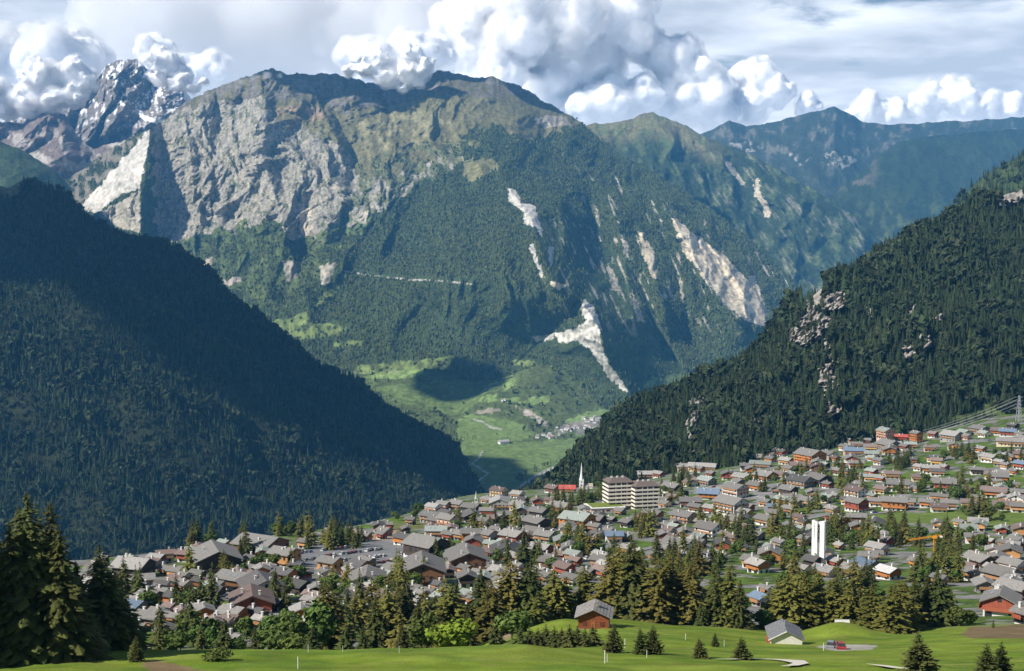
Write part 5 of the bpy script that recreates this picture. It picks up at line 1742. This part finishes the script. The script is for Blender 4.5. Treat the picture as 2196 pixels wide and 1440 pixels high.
for x0 in (-2.4, 1.5):
    MB().box(x0, x0 + .9, -HL / 2 - .09, -HL / 2 - .04, 1.3, 2.2).build('shutter', M_wall, hut, color=(.12, .045, .03))
for k in range(3):
    MB().box(-1.2 + k * 1.1, -.6 + k * 1.1, -HL / 2 - .16, -HL / 2 - .1, -.3, .2).build('vent', M_wall, hut, color=(.35, .09, .05))

sb = at_dist(1694, 286)
shed = empty('shed', (sb.x, sb.y, sb.z + .1), math.radians(6) - math.atan2(sb.x, sb.y))
tag(shed, 'pale plaster shed with dark slate gable roof beside the gravel yard', 'shed')
HW, HL, HE, HR = 6.6, 8.5, 2.3, 1.6
mb = MB()
mb.prism([(-HW / 2, -2), (HW / 2, -2), (HW / 2, HE), (0, HE + HR), (-HW / 2, HE)], -HL / 2, HL / 2)
mb.build('wall', M_plaster, shed, color=(.66, .64, .58))
rf2 = slab_roof(HL, HW, HE, HR, .55, .5, .2)
q = rf2.build('roof', M_roof, shed, color=(.17, .172, .178))
q.rotation_euler = (0, 0, math.pi / 2)
MB().beam((-HW / 2 - .6, -HL / 2 - .62, HE - .28), (0, -HL / 2 - .62, HE + HR + .12), .1).build('barge_board', M_white, shed)
MB().box(-HW / 2 - .75, -HW / 2 - .02, -HL / 2 + .8, -HL / 2 + 3.2, -.3, 1.9).build('side_door', M_wall, shed, color=(.33, .10, .05))
MB().beam((0, 0, HE + HR), (0, 0, HE + HR + 1.2), .12).build('vent_pipe', M_metal, shed)

rc = on_ground(1803, 1392)
car((rc.x, rc.y, rc.z), math.radians(84), 4, 'red car parked beside the gravel strip right of the pale shed', 'cars near the meadow')
rc = on_ground(1782, 1389)
car((rc.x, rc.y, rc.z), math.radians(70), 7, 'dark grey car parked between the pale shed and red car', 'cars near the meadow')
bb = at_dist(1820, 322)
be = empty('bench', bb, 0)
MB().box(-1.8, 1.8, -.25, .2, .42, .52).build('seat', M_white, be)
MB().box(-1.8, 1.8, .22, .3, .55, 1.05).build('backrest', M_white, be)
for sx in (-1.5, 1.5):
    MB().box(sx - .08, sx + .08, -.2, .25, -.3, .42).build('leg', M_dark, be)
tag(be, 'white bench on top of the grassy mound behind the shed', 'bench')

# ---- golf bunkers and marker posts
def ribbon(name, pts, mat, lift=.07, kind='structure'):
    vs, fs = [], []
    ws = [(on_ground(a, b), w) for a, b, w in pts]
    for i, (p, w) in enumerate(ws):
        q0, q1 = ws[max(0, i - 1)][0], ws[min(len(ws) - 1, i + 1)][0]
        t = Vector((q1.x - q0.x, q1.y - q0.y, 0)).normalized()
        n = Vector((-t.y, t.x, 0))
        for s in (-1, -.33, .33, 1):
            c = p + n * w * s
            vs.append((c.x, c.y, float(ground_z(c.x, c.y)) + lift + .25 * 0))
    for i in range(len(ws) - 1):
        for j in range(3):
            a = i * 4 + j
            fs.append((a, a + 1, a + 5, a + 4))
    o = link(name, mesh_of(name, vs, fs, mat, True))
    tag(o, None, None, None, kind)
    return o


ROADS = [[(640, 1215), (760, 1212), (870, 1213), (930, 1200), (985, 1178), (1080, 1148), (1180, 1141), (1300, 1128), (1400, 1096), (1500, 1064), (1620, 1052)], [(1830, 1108), (1900, 1100), (1960, 1086), (2050, 1076), (2196, 1040)],
         [(1620, 1052), (1700, 1030), (1760, 1014), (1900, 975), (2060, 953), (2200, 940)], [(960, 1195), (1060, 1214), (1180, 1214), (1300, 1195), (1480, 1160), (1640, 1132), (1760, 1108), (1830, 1108)], [(180, 1262), (250, 1272), (420, 1292), (600, 1282), (700, 1250), (760, 1212)],
         [(1620, 1052), (1640, 1075), (1650, 1105), (1640, 1132)], [(2000, 1030), (2060, 1050), (2070, 1076)], [(300, 1330), (420, 1338), (540, 1330), (640, 1310)]]
M_road = flat_mat('road_surface', (.235, .23, .225), .9, .5, .15)
for ln in ROADS:
    pl = []
    for i in range(len(ln) - 1):
        for k in range(6):
            t = k / 6
            pl.append((ln[i][0] + (ln[i + 1][0] - ln[i][0]) * t, ln[i][1] + (ln[i + 1][1] - ln[i][1]) * t, 2.9))
    ribbon('road', pl, M_road, .30)
crr = random.Random(8)
for li, (ln, txt) in enumerate(zip(ROADS[:5], ('the main street', 'the upper lane', 'the forest road', 'the middle street', 'the lower street'))):
    for k in range(7):
        i = crr.randrange(len(ln) - 1)
        t = crr.random()
        pxc, pyc = ln[i][0] + (ln[i + 1][0] - ln[i][0]) * t, ln[i][1] + (ln[i + 1][1] - ln[i][1]) * t
        a, b = on_ground(*ln[i]), on_ground(*ln[i + 1])
        g = on_ground(pxc, pyc)
        n = Vector((-(b.y - a.y), b.x - a.x, 0)).normalized() * 1.5
        ci = crr.choice([0, 1, 2, 3, 5, 6, 7])
        car((g.x + n.x, g.y + n.y, float(ground_z(g.x + n.x, g.y + n.y)) + .3), math.atan2(b.y - a.y, b.x - a.x), ci, '%s car on %s of the village' % (CAR_NAME[ci], txt), 'cars on ' + txt)
ribbon('sand_bunker', [(1534, 1418, .15), (1570, 1418, .7), (1620, 1417, 1.0), (1665, 1418, 1.2), (1700, 1421, 1.9), (1718, 1427, 1.2), (1700, 1432, .9), (1676, 1433, .3)], M_sand, .32)
ribbon('sand_bunker', [(1858, 1428, .15), (1890, 1432, .8), (1925, 1437, .9), (1960, 1441, .5)], M_sand, .32)
POST = MB().lathe([(.05, -.3), (.05, 1.25), (.01, 1.32)], 6).mesh('marker_post', M_white)
for px, py, s, where in [(661, 1400, 1, 'at the knoll edge below the broad dark young spruce'), (735, 1399, .8, 'at the knoll edge between two young spruces'), (856, 1402, .9, 'at the knoll edge below the round bright tree'), (639, 1438, 1.5, 'near the bottom of the green left of centre'), (1297, 1424, 1.6, 'in the middle of the green below the hut'), (1302, 1421, 1.0, 'just behind the tallest post below the hut'), (1387, 1413, 1.1, 'below the pair of young firs'), (1340, 1390, 1.3, 'beside the lone young fir under the hut'), (1470, 1374, 1.1, 'on the meadow right of the hut'), (1553, 1386, 1.0, 'between the last two young firs'), (1766, 1398, 1.3, 'on the fairway before the pale shed'), (436, 1396, .8, 'at the knoll edge near the big spruces')]:
    p = on_ground(px, py)
    o = link('marker_post', POST, None, p, scale=(s * .8, s * .8, s))
    tag(o, 'white golf marker post ' + where, 'post', 'golf marker posts')

# ---- power pylon with cables
pb = P(2184, 918, 1462)
py_ = empty('power_pylon', pb.tolist(), .3)
S = 1462 / FOC
tag(py_, 'steel lattice power pylon at the forest edge far right', 'pylon')
ph = 70 * S
mb = MB()
for sx in (-1, 1):
    for sy in (-1, 1):
        mb.beam((sx * 3.2, sy * 3.2, -6), (sx * .5, sy * .5, ph), .3)
for k in range(9):
    t0, t1 = k / 9, (k + 1) / 9
    w0, w1 = 3.2 + (.5 - 3.2) * t0, 3.2 + (.5 - 3.2) * t1
    for a, b in (((-1, -1), (1, -1)), ((1, -1), (1, 1)), ((1, 1), (-1, 1)), ((-1, 1), (-1, -1))):
        mb.beam((a[0] * w0, a[1] * w0, ph * t0), (b[0] * w1, b[1] * w1, ph * t1), .2)
mb.build('lattice_mast', M_metal, py_)
for zf in (.72, .84, .96):
    MB().beam((-5, 0, ph * zf), (5, 0, ph * zf), .25).build('cross_arm', M_metal, py_)
for k, zf in enumerate((.72, .84, .96)):
    for sx in (-1, 1):
        a = Vector(pb.tolist()) + Vector((sx * 5 * math.cos(.3), sx * 5 * math.sin(.3), ph * zf))
        b = Vector(P(1975 + k * 6 + sx * 8, 936 - k * 6, 1490).tolist())
        mb = MB()
        prev = a
        for j in range(1, 13):
            t = j / 12
            q = a.lerp(b, t)
            q.z -= 7 * 4 * t * (1 - t) * .35
            mb.beam(prev, q, .16)
            prev = q
        o = mb.build('power_cable', M_metal)
        tag(o, ['lowest', 'middle', 'topmost'][k] + ' power cable from %s pylon arm running down to the village' % ('right' if sx > 0 else 'left'), 'cable', 'cables of the pylon')

# ------------------------------------------------------------------ trees one can tell apart
def tree_at(px, ytop, d, kind, label, group=None, wide=1.0):
    b = at_dist(px, d)
    top = float(P(px, ytop, d)[2])
    h = max(2.0, top - b.z)
    return tree(kind, (b.x, b.y, b.z - .15), h, label, group, wide * {'spruce_big': 1.25, 'larch_big': 1.3}.get(kind, 1.1))


NEAR = """45 1052 207 spruce_big 1.2 tallest almost black spruce at the left edge
95 1072 212 spruce_big 1.15 almost black spruce right beside the tallest one
5 1118 204 spruce_big 1.25 almost black spruce cut by the left edge
132 1235 216 spruce_big 1.2 lower dark spruce at the foot of the two tallest
200 1165 226 spruce_big 1.4 tall olive spruce with golden top right of the black pair
238 1228 232 spruce_big 1.3 olive spruce leaning against the golden topped one
172 1285 214 spruce_big 1.3 dark spruce low between the big spruces
25 1085 216 spruce_big 1.2 almost black spruce between the two at the left edge
112 1130 206 spruce_big 1.2 almost black spruce in front of the pair
70 1105 220 spruce_big 1.2 almost black spruce hidden behind the tallest pair
148 1200 222 spruce_big 1.2 dark spruce at the right flank of the black group
-15 1160 208 spruce_big 1.1 almost black spruce half outside the left edge
276 1362 203 pine_small 1.0 small spruce at the right foot of the big spruces
325 1330 268 spruce 1.3 young spruce first behind the knoll right of the big spruces
372 1346 274 leafy 1.2 small leafy tree between two young spruces behind the knoll
418 1335 266 spruce 1.35 slim young spruce behind the knoll below dark-gabled hotel
470 1324 264 spruce 1.5 bushy dark young spruce behind the knoll
500 1364 270 leafy 1.2 low leafy tree before the white-walled chalet
535 1340 266 spruce 1.3 young spruce behind the knoll below maroon gabled chalet
570 1342 280 leafy 1.3 leafy tree behind the knoll left of the orange chalet
605 1352 272 shrub 1.2 pale green bush behind the knoll
636 1356 268 shrub 1.2 pale green bush next to the dark spruce
620 1318 310 leafy 1.1 dark leafy tree left of the orange chalet
661 1334 258 spruce 1.5 broad dark young spruce before the orange chalet
690 1246 330 larch_big 1.2 tall yellowish larch right of the orange chalet
708 1262 342 larch_big 1.2 brownish larch beside the tall yellowish one
672 1290 318 leafy 1.0 tall leafy tree behind the broad young spruce
735 1333 258 spruce 1.4 bright green young spruce under the blue-grey roof
772 1337 252 spruce 1.5 dark young spruce standing out on the knoll edge
800 1276 300 spruce_big 1.3 tall olive spruce left of the brown larch
826 1262 306 larch_big 1.4 broad yellowish larch behind the dark young spruces
852 1300 290 larch 1.3 low brownish larch behind the dark young spruces
858 1328 250 spruce 1.5 blackish young spruce on the knoll edge right of centre group
892 1288 300 spruce_big 1.3 olive spruce before pale roofed chalet
912 1322 282 leafy 1.2 leafy tree between olive spruce and brown larch
936 1302 300 larch 1.3 small brown larch beside the round bright tree
962 1250 330 larch_big 1.5 tall russet brown larch above the round bright tree
966 1328 262 lime 1.1 round bright lime green tree at the knoll edge
1000 1290 312 spruce_big 1.2 olive spruce right of the russet larch
1030 1214 332 spruce_big 1.25 tall spruce left of the twin larches
1052 1240 322 larch_big 1.2 larch right behind the tall spruce
1064 1318 292 spruce 1.3 low dark spruce before the twin larches
1095 1198 336 larch_big 1.3 left one of the twin tall larches
1130 1204 336 spruce_big 1.35 right one of the twin tall trees, a dark spruce
1098 1302 282 leafy 1.35 round leafy tree left of the spruce hedge
1152 1268 330 larch 1.4 low larch right of the twin tall trees
1190 1218 350 larch_big 1.3 tall larch behind the spruce hedge
1216 1234 352 larch_big 1.2 brownish larch left behind the log hut
1255 1212 356 larch_big 1.3 tall olive larch right behind the log hut
1310 1190 352 larch_big 1.2 yellowish larch right of the log hut chimney
1332 1166 354 larch_big 1.2 tall yellow green larch beside the dark spruce
1358 1146 352 spruce_big 1.3 tallest dark spruce right of the log hut
1392 1205 358 spruce_big 1.2 dark spruce in the shade of the tallest one
1418 1194 345 larch_big 1.25 yellow larch with lit left side right of the dark spruces
1442 1186 350 larch_big 1.2 tall yellow larch in the middle row
1464 1212 354 spruce_big 1.1 dark spruce wedged behind yellow larches
1488 1204 348 larch_big 1.2 slim yellow larch with bare white stem
1512 1282 342 spruce 1.3 low dark spruce between larch groups
1546 1214 346 spruce_big 1.25 olive spruce left of the paired larches
1574 1206 346 larch_big 1.25 larch next to the olive spruce
1596 1242 342 spruce_big 1.2 dark spruce at the right end of the middle row
1640 1306 348 leafy 1.3 leafy tree behind the pale shed
1682 1236 352 larch_big 1.2 russet larch left behind the pale shed
1702 1226 350 larch_big 1.2 golden larch below the bell tower
1740 1226 350 larch_big 1.25 golden larch right below the bell tower
1766 1222 354 larch_big 1.2 brown larch beyond the bench
1792 1240 350 larch_big 1.1 slim golden larch left of the bench mound
1808 1232 352 spruce_big 1.2 olive spruce behind the bench
1836 1246 346 larch_big 1.2 yellowish larch right of the bench
1858 1256 346 spruce_big 1.2 spruce in the middle of the right row
1884 1250 342 larch_big 1.3 broad larch in the right row
1926 1250 330 larch_big 1.35 tall golden larch at the right end of the mound
1948 1240 338 larch_big 1.2 larch behind the tall golden one
1976 1234 346 spruce_big 1.25 dark green spruce in the right row
2004 1224 350 spruce_big 1.2 blackish spruce in the right row
2026 1214 350 spruce_big 1.25 tallest blackish spruce in the right row
2052 1252 350 larch_big 1.2 larch right of the blackish spruces
2078 1300 346 leafy 1.3 leafy tree left of the red-gabled chalet
2098 1308 346 leafy 1.2 grey green leafy tree touching the red-gabled chalet
1322 1334 232 pine_small .9 lone young fir under the log hut
1378 1342 226 pine_small .85 left one of a pair of young firs
1407 1338 226 pine_small .95 right one of a pair of young firs
1507 1365 221 pine_small 1.1 small fir on the fairway left of the bunker
1600 1362 219 pine_small 1.05 small fir above the long bunker
1542 1354 262 pine_small .8 small shaded fir at the wood edge
1986 1350 176 pine_small 1.15 large bushy fir in the right foreground
2138 1376 180 pine_small 1.05 fir cut by the lower right corner
2170 1372 183 pine_small .9 second fir in the lower right corner
450 1421 204 shrub 1.6 low round bush on the near green
2150 1325 330 spruce .9 small spruce in the garden of the red-gabled chalet"""
for row in NEAR.split('\n'):
    q = row.split(' ', 5)
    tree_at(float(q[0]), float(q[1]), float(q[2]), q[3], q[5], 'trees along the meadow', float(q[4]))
HEDGE = ['first', 'second', 'third', 'fourth', 'fifth', 'sixth', 'seventh', 'eighth', 'ninth', 'tenth']
for k, px in enumerate((1118, 1136, 1155, 1172, 1190, 1207, 1224, 1241, 1258, 1274)):
    tree_at(px, 1336 + (k % 3) * 4, 250 + (k % 2) * 4, 'spruce', HEDGE[k] + ' spruce from the left in the dense spruce hedge below hut', 'spruce hedge below the hut', 2.0)
for k, (px, yt, d) in enumerate(((-125, 1010, 200), (-215, 1000, 204), (-85, 1040, 222), (-170, 1010, 196), (-260, 990, 200), (-190, 1000, 216))):  # unseen spruces added towards the sun to darken the left-edge group
    tree_at(px, yt, d, 'spruce_big', 'unseen dark spruce added left of the frame to shade the edge spruces', 'added shade spruces beyond the left edge', 1.0)

# groves between the houses: centre column and row, spread, number, mix of kinds, where
GROVES = [(530, 1192, 26, 9, 6, 'sss', 'before the long brown chalet above the parking lot'), (715, 1172, 55, 9, 18, 'ssl', 'at the upper edge of the parking lot'), (430, 1172, 60, 5, 11, 'lvs', 'at the gorge edge behind the dark-gabled hotel'), (640, 1150, 60, 4, 10, 'slv', 'at the gorge edge left of the parking lot'),
          (860, 1108, 36, 10, 14, 'vvv', 'in the leafy thicket above the building pit'), (1240, 1080, 52, 9, 30, 'svl', 'in the wood below the white church spire'), (1290, 1052, 18, 9, 9, 'vsv', 'right of the white church spire'), (1400, 1003, 80, 8, 30, 'lvl', 'along the forest edge behind the apartment block'),
          (1475, 1036, 24, 9, 13, 'sss', 'in the dark grove right of the apartment block'), (1385, 1140, 26, 18, 14, 'lls', 'in the larch grove below the apartment block'), (1235, 1180, 60, 16, 22, 'lsv', 'below the teal-roofed chalet'), (1480, 1215, 70, 22, 26, 'lsv', 'below the broad white solar house'),
          (1670, 1190, 50, 38, 26, 'slv', 'left of the white bell tower'), (1790, 1160, 40, 26, 16, 'lsv', 'right of the white bell tower'), (1900, 1160, 80, 18, 34, 'slv', 'between bell tower and yellow crane'), (2040, 1185, 40, 30, 26, 'slv', 'around the yellow crane'), (2010, 1240, 50, 14, 18, 'lsv', 'above the right larch row'),
          (1815, 1045, 22, 20, 14, 'lsl', 'in the tall grove below the pink tower block'), (1935, 1000, 30, 9, 16, 'sss', 'in the dark spruce grove under the tower house'), (2055, 985, 50, 12, 20, 'slv', 'among the topmost chalets'), (2160, 985, 28, 12, 10, 'svs', 'below the long warehouse'), (2040, 1068, 50, 10, 10, 'vsv', 'between the balcony chalet and right edge'),
          (2110, 1110, 50, 12, 12, 'slv', 'on the lawn under the right hand chalets'), (1640, 1040, 40, 20, 12, 'lsv', 'around the pale road'), (1560, 985, 60, 8, 14, 'slv', 'at the forest foot'), (1880, 935, 60, 5, 12, 'lv', 'at the forest foot beside the pink tower block'), (330, 1300, 70, 20, 8, 'vs', 'between the lower left chalets'), (430, 1325, 40, 12, 7, 'sv', 'before the white roofed chalets'),
          (960, 1195, 20, 12, 5, 'sv', 'beside the timber balcony chalet'), (1090, 1130, 30, 14, 8, 'vls', 'in the old village'), (1140, 1215, 50, 14, 12, 'lvs', 'above the twin larches'), (720, 1280, 40, 12, 9, 'lv', 'behind the yellowish larches'), (600, 1300, 30, 12, 6, 'vs', 'right of the white-gabled hotel'), (1740, 1275, 60, 14, 12, 'lvs', 'below the church hall'), (1590, 1180, 40, 20, 10, 'vls', 'left of the orange chalet among trees'), (1330, 1230, 50, 12, 8, 'lsv', 'behind the yellow larch row'),
          (1850, 1290, 110, 10, 14, 'lsv', 'in the second row behind the right larches'), (1450, 1290, 110, 12, 12, 'lsv', 'in the second row behind the middle larches'), (1150, 1295, 70, 10, 8, 'lsv', 'in the second row behind the spruce hedge'), (850, 1345, 150, 16, 24, 'vls', 'behind the knoll'), (480, 1368, 150, 12, 22, 'vsv', 'low behind the knoll')]
GROVES += [(1000, 1140, 60, 20, 10, 'vl', 'between the old village houses'), (1180, 1120, 70, 14, 12, 'vl', 'above the teal-roofed chalet street'), (1560, 1130, 60, 24, 16, 'lv', 'below the shuttered blocks'), (1700, 1100, 60, 26, 16, 'lv', 'beyond the bell tower'), (1760, 1010, 60, 14, 12, 'lv', 'between the upper chalets'), (2100, 1060, 70, 24, 14, 'lv', 'in the gardens of the right hand chalets'), (540, 1240, 90, 24, 14, 'vl', 'between the hotels'), (860, 1270, 80, 18, 12, 'vl', 'before the broad brown gabled house'), (1950, 1045, 40, 20, 10, 'lv', 'behind the orange balcony chalet'), (1420, 1070, 50, 20, 10, 'lv', 'right of the garage lawn')]
gr = random.Random(77)
KM = {'s': 'spruce', 'l': 'larch', 'v': 'leafy'}
DESC = {'spruce': 'dark green spruce', 'larch': 'olive brown larch', 'leafy': 'rounded leafy tree'}
hs = [(hh['o'].location.x, hh['o'].location.y, hh['r']) for hh in HOUSES] + REST_SPOTS
for cx, cyy, sx, sy, n, mixk, where in GROVES:
    made, tries = 0, 0
    while made < n and tries < n * 12:
        tries += 1
        px, py = cx + max(-1.5, min(1.5, gr.gauss(0, .62))) * sx, cyy + gr.uniform(-1, 1) * sy
        b = on_ground(px, py) if py < 1340 else at_dist(px, 300 + (1400 - py) * 2)
        if any((b.x - q[0]) ** 2 + (b.y - q[1]) ** 2 < (q[2] * .8 + 1.2) ** 2 for q in hs):
            continue
        kd = KM[gr.choice(mixk)]
        h = {'spruce': gr.uniform(9, 19), 'larch': gr.uniform(9, 18), 'leafy': gr.uniform(5, 9.5)}[kd]
        tree(kd, (b.x, b.y, b.z - .2), h, '%s %s' % (DESC[kd], where), 'trees ' + where, gr.uniform(1.0, 1.35))
        made += 1
# ------------------------------------------------------------------ clouds
def cloud_mat(name, dens, color=(.985, .988, .995), aniso=0.2, ragged=None, lo=.42, hi=.58):
    """vapour; with ragged (metres) its density breaks up into wisps of about that size"""
    m = bpy.data.materials.new(name)
    m.use_nodes = True
    nt = m.node_tree
    nt.nodes.clear()
    out = nt.nodes.new('ShaderNodeOutputMaterial')
    v = nt.nodes.new('ShaderNodeVolumePrincipled')
    v.inputs['Color'].default_value = (*color, 1)
    v.inputs['Density'].default_value = dens
    v.inputs['Anisotropy'].default_value = aniso
    if ragged:
        g = nt.nodes.new('ShaderNodeNewGeometry')
        n = nt.nodes.new('ShaderNodeTexNoise')
        n.inputs['Scale'].default_value = 1.0 / ragged
        n.inputs['Detail'].default_value = 4
        n.inputs['Roughness'].default_value = .62
        r = nt.nodes.new('ShaderNodeMapRange')
        r.inputs['From Min'].default_value = lo
        r.inputs['From Max'].default_value = hi
        r.inputs['To Max'].default_value = dens
        nt.links.new(g.outputs['Position'], n.inputs['Vector'])
        nt.links.new(n.outputs[0], r.inputs[0])
        nt.links.new(r.outputs[0], v.inputs['Density'])
    nt.links.new(v.outputs[0], out.inputs['Volume'])
    return m


M_cloud = cloud_mat('cloud_vapour', .0050)
M_wisp = cloud_mat('wisp_vapour', .0110, ragged=240.0, lo=.47, hi=.60)
M_cloud_thin = cloud_mat('thin_cloud_vapour', .0045)
M_core = flat_mat('cloud_core', (.93, .935, .95), 1.0, .001, .03)
_ICO = None


def ico():
    global _ICO
    if _ICO is None:
        import bmesh
        bm = bmesh.new()
        bmesh.ops.create_icosphere(bm, subdivisions=3, radius=1.0)
        bm.verts.ensure_lookup_table()
        _ICO = (np.array([v.co[:] for v in bm.verts]), [tuple(v.index for v in f.verts) for f in bm.faces])
        bm.free()
    return _ICO


def cloud(name, puffs, d, seed, label, zbase=None, mat=None, voxel=34.0, flat_base=None, depth=0.8, sub=14, core=0.90, soft=True, kind=None, rough=1.0):
    """puffs: (px, py, radius in photo pixels); billows grow on billows, the base is flattened"""
    rs = np.random.RandomState(seed)
    S = d / FOC
    balls = []
    for pf in puffs:
        if len(pf) == 4:
            c, R = np.array(pf[:3], float), float(pf[3])
        else:
            px, py, r = pf
            c = P(px, py, d) + np.array([0, rs.uniform(-.5, .5) * r * S * depth, 0])
            R = r * S
        balls.append((c, R * .86, 0))
        for k in range(sub):
            v = rs.normal(size=3)
            v[2] = abs(v[2]) * .9 - .25
            v /= np.linalg.norm(v)
            r2 = R * rs.uniform(.30, .58)
            c2 = c + v * R * rs.uniform(.62, .86)
            balls.append((c2, r2, 1))
            for j in range(3):
                w = v + rs.normal(size=3) * .7
                w /= np.linalg.norm(w)
                balls.append((c2 + w * r2 * .8, r2 * rs.uniform(.3, .55), 2))
    V0, F0 = ico()
    verts, faces = [], []
    zb = zbase if flat_base is None else P(puffs[0][0], flat_base, d)[2]

    def pack(f, top):
        verts, faces = [], []
        for c, R, lv in balls:
            if lv > top:
                continue
            n = len(verts)
            q = V0 * R * f + c
            if zb is not None:
                q[:, 2] = np.where(q[:, 2] < zb, zb + (q[:, 2] - zb) * .12, q[:, 2])
            verts += q.tolist()
            faces += [tuple(i + n for i in t) for t in F0]
        return verts, faces
    root = empty(name, balls[0][0])
    layers = [('veil', 1.0, mat or M_cloud)] + ([('billows', core, M_core)] if core else [])
    if soft:
        layers.insert(0, ('wisp', 1.22, M_wisp))
    for nm, fac, mt in layers:
        v, f = pack(fac, 1 if nm == 'billows' and soft else 2)
        o = link(nm, mesh_of(nm, np.array(v) - np.array(balls[0][0]), f, mt, True), root)
        cloud_mods(o, nm, voxel, rough)
    tag(root, label, 'cloud', None, kind)
    return root


def cloud_mods(o, name, voxel, rough):
    rm = o.modifiers.new('merge', 'REMESH')
    rm.mode = 'VOXEL'
    rm.voxel_size = voxel
    rm.use_smooth_shade = True
    for ns, st, dp in ((260 * rough, 110 * rough, 3), (90 * rough, 50 * rough, 2)):
        tx = bpy.data.textures.new(name, 'CLOUDS')
        tx.noise_scale = ns
        tx.noise_depth = dp
        dm = o.modifiers.new('billow', 'DISPLACE')
        dm.texture = tx
        dm.texture_coords = 'GLOBAL'
        dm.strength = st
        dm.mid_level = .5


FAR = 18600
cloud('cloud', [(1150, 60, 125), (1075, 135, 95), (1220, 150, 100), (1005, 55, 70), (1295, 50, 90), (1160, 205, 75), (1250, 210, 60), (1060, 205, 55)], FAR, 1, 'tall bright white cumulus tower above the mountain summit', flat_base=268)
cloud('cloud', [(1310, 225, 60), (1372, 212, 48), (1262, 238, 42)], FAR - 400, 2, 'rounded white cloud resting on the ridge right of the summit', flat_base=266)
cloud('cloud', [(1418, 122, 48), (1470, 150, 56), (1500, 212, 60), (1440, 222, 55), (1542, 250, 42)], FAR, 3, 'heaped white cumulus leaning over the wooded ridge', flat_base=290)
cloud('cloud', [(1622, 165, 44), (1662, 200, 38), (1604, 232, 48), (1590, 268, 30)], FAR + 300, 4, 'slim white cumulus column over the blue ranges', flat_base=288)
cloud('cloud', [(1726, 228, 27), (1748, 232, 18)], FAR + 300, 5, 'small white cloud puff beside the slim cloud column', flat_base=250)
cloud('cloud', [(1992, 222, 40), (2055, 214, 44), (2112, 238, 36), (2160, 240, 34)], FAR + 500, 6, 'low white cloud over the blue shoulder at far right', flat_base=262)
cloud('cloud', [(1852, 246, 40), (1905, 250, 34)], FAR + 500, 7, 'grey white cloud lying on the blue far range', flat_base=272)
cloud('cloud', [(100, 155, 98), (30, 190, 85), (160, 140, 66), (90, 222, 62), (170, 205, 50), (-60, 150, 100)], FAR - 1000, 8, 'bright rounded cumulus at the left above the snowy range', flat_base=262)
cloud('cloud', [(330, 60, 120), (480, 70, 125), (620, 60, 125), (760, 70, 120), (880, 70, 105), (250, 20, 90)], FAR + 900, 9, 'wide grey cloud bank hanging over the main mountain', mat=cloud_mat('grey_cloud_vapour', .0022), flat_base=178, core=None, soft=False, voxel=60)
cloud('cloud', [(780, 130, 55), (860, 140, 60), (920, 120, 50)], FAR - 1200, 10, 'white cumulus rising behind the notch of the main ridge', flat_base=215)
cloud('cloud', [(360, 150, 46), (410, 172, 36), (330, 110, 40), (450, 150, 40)], FAR - 900, 14, 'pale cloud filling the gap between snowy peak and main ridge', flat_base=205)
M_mist = cloud_mat('mist_vapour', .030, ragged=95.0, lo=.36, hi=.60)
cloud('mist', [(750, 152, 18), (790, 150, 26), (835, 165, 32), (880, 163, 34), (912, 140, 24), (862, 192, 14), (820, 128, 22), (880, 118, 24)], 8350, 11, 'white mist clinging to the notch of the main ridge', mat=M_mist, voxel=11, rough=.3, core=.60, kind='stuff', soft=False, depth=.3)
cloud('mist', [(345, 165, 26), (378, 186, 20), (412, 192, 16), (335, 128, 28), (362, 140, 32), (398, 166, 22), (440, 178, 12)], 9900, 12, 'white mist hiding the right flank of the snowy peak', mat=M_mist, voxel=12, rough=.3, core=.55, kind='stuff', soft=False, depth=.3)
cloud('mist', [(15, 232, 34), (62, 222, 42), (112, 212, 42), (158, 210, 34), (182, 180, 26), (148, 165, 38), (-30, 215, 45), (90, 170, 45)], 9250, 13, 'bright mist bank lying over the bare range at the left', mat=M_mist, voxel=13, rough=.32, core=.60, kind='stuff', soft=False, depth=.3)
cloud('mist', [(545, 166, 8), (575, 162, 9), (520, 178, 8), (600, 166, 7)], 8350, 15, 'thin mist on the left peak of the main ridge', mat=cloud_mat('thin_mist_vapour', .012, ragged=70.0), voxel=7, rough=.2, core=None, kind='stuff', soft=False, depth=.3)
# clouds drifting overhead, above the picture; their shadows lie on the slopes
cloud('cloud', [(-2830, 1880, 2050, 300), (-3010, 2200, 2050, 340), (-3200, 2500, 2050, 370), (-3400, 2800, 2050, 370), (-3640, 3080, 2050, 370)], FAR, 21, 'large cloud drifting high above the dark left slope', zbase=1560, voxel=60, soft=False)
cloud('cloud', [(-2900, 4380, 1950, 150), (-2760, 4470, 1950, 120)], FAR, 22, 'small cloud drifting high above the valley', zbase=1600, voxel=40, soft=False, rough=.5)
cloud('cloud', [(-2500, 8250, 2050, 330), (-2100, 8200, 2050, 330), (-1750, 8150, 2050, 280), (-850, 8350, 2050, 240), (-650, 8350, 2000, 200)], FAR, 23, 'cloud strip drifting high above the main ridge', zbase=1640, voxel=50, soft=False)
# ------------------------------------------------------------------ the air
HZ = MB().box(-16000, 16000, -1500, 14800, -1250, 1420)
hm = bpy.data.materials.new('air')
hm.use_nodes = True
hnt = hm.node_tree
hnt.nodes.clear()
ho = hnt.nodes.new('ShaderNodeOutputMaterial')
hv = hnt.nodes.new('ShaderNodeVolumePrincipled')
hv.inputs['Color'].default_value = (0.12, 0.46, 0.93, 1)
hv.inputs["Density"].default_value = 3.0e-5
hv.inputs['Anisotropy'].default_value = 0.0
hnt.links.new(hv.outputs[0], ho.inputs['Volume'])
haze = HZ.build('haze', hm)
tag(haze, None, None, None, 'stuff')
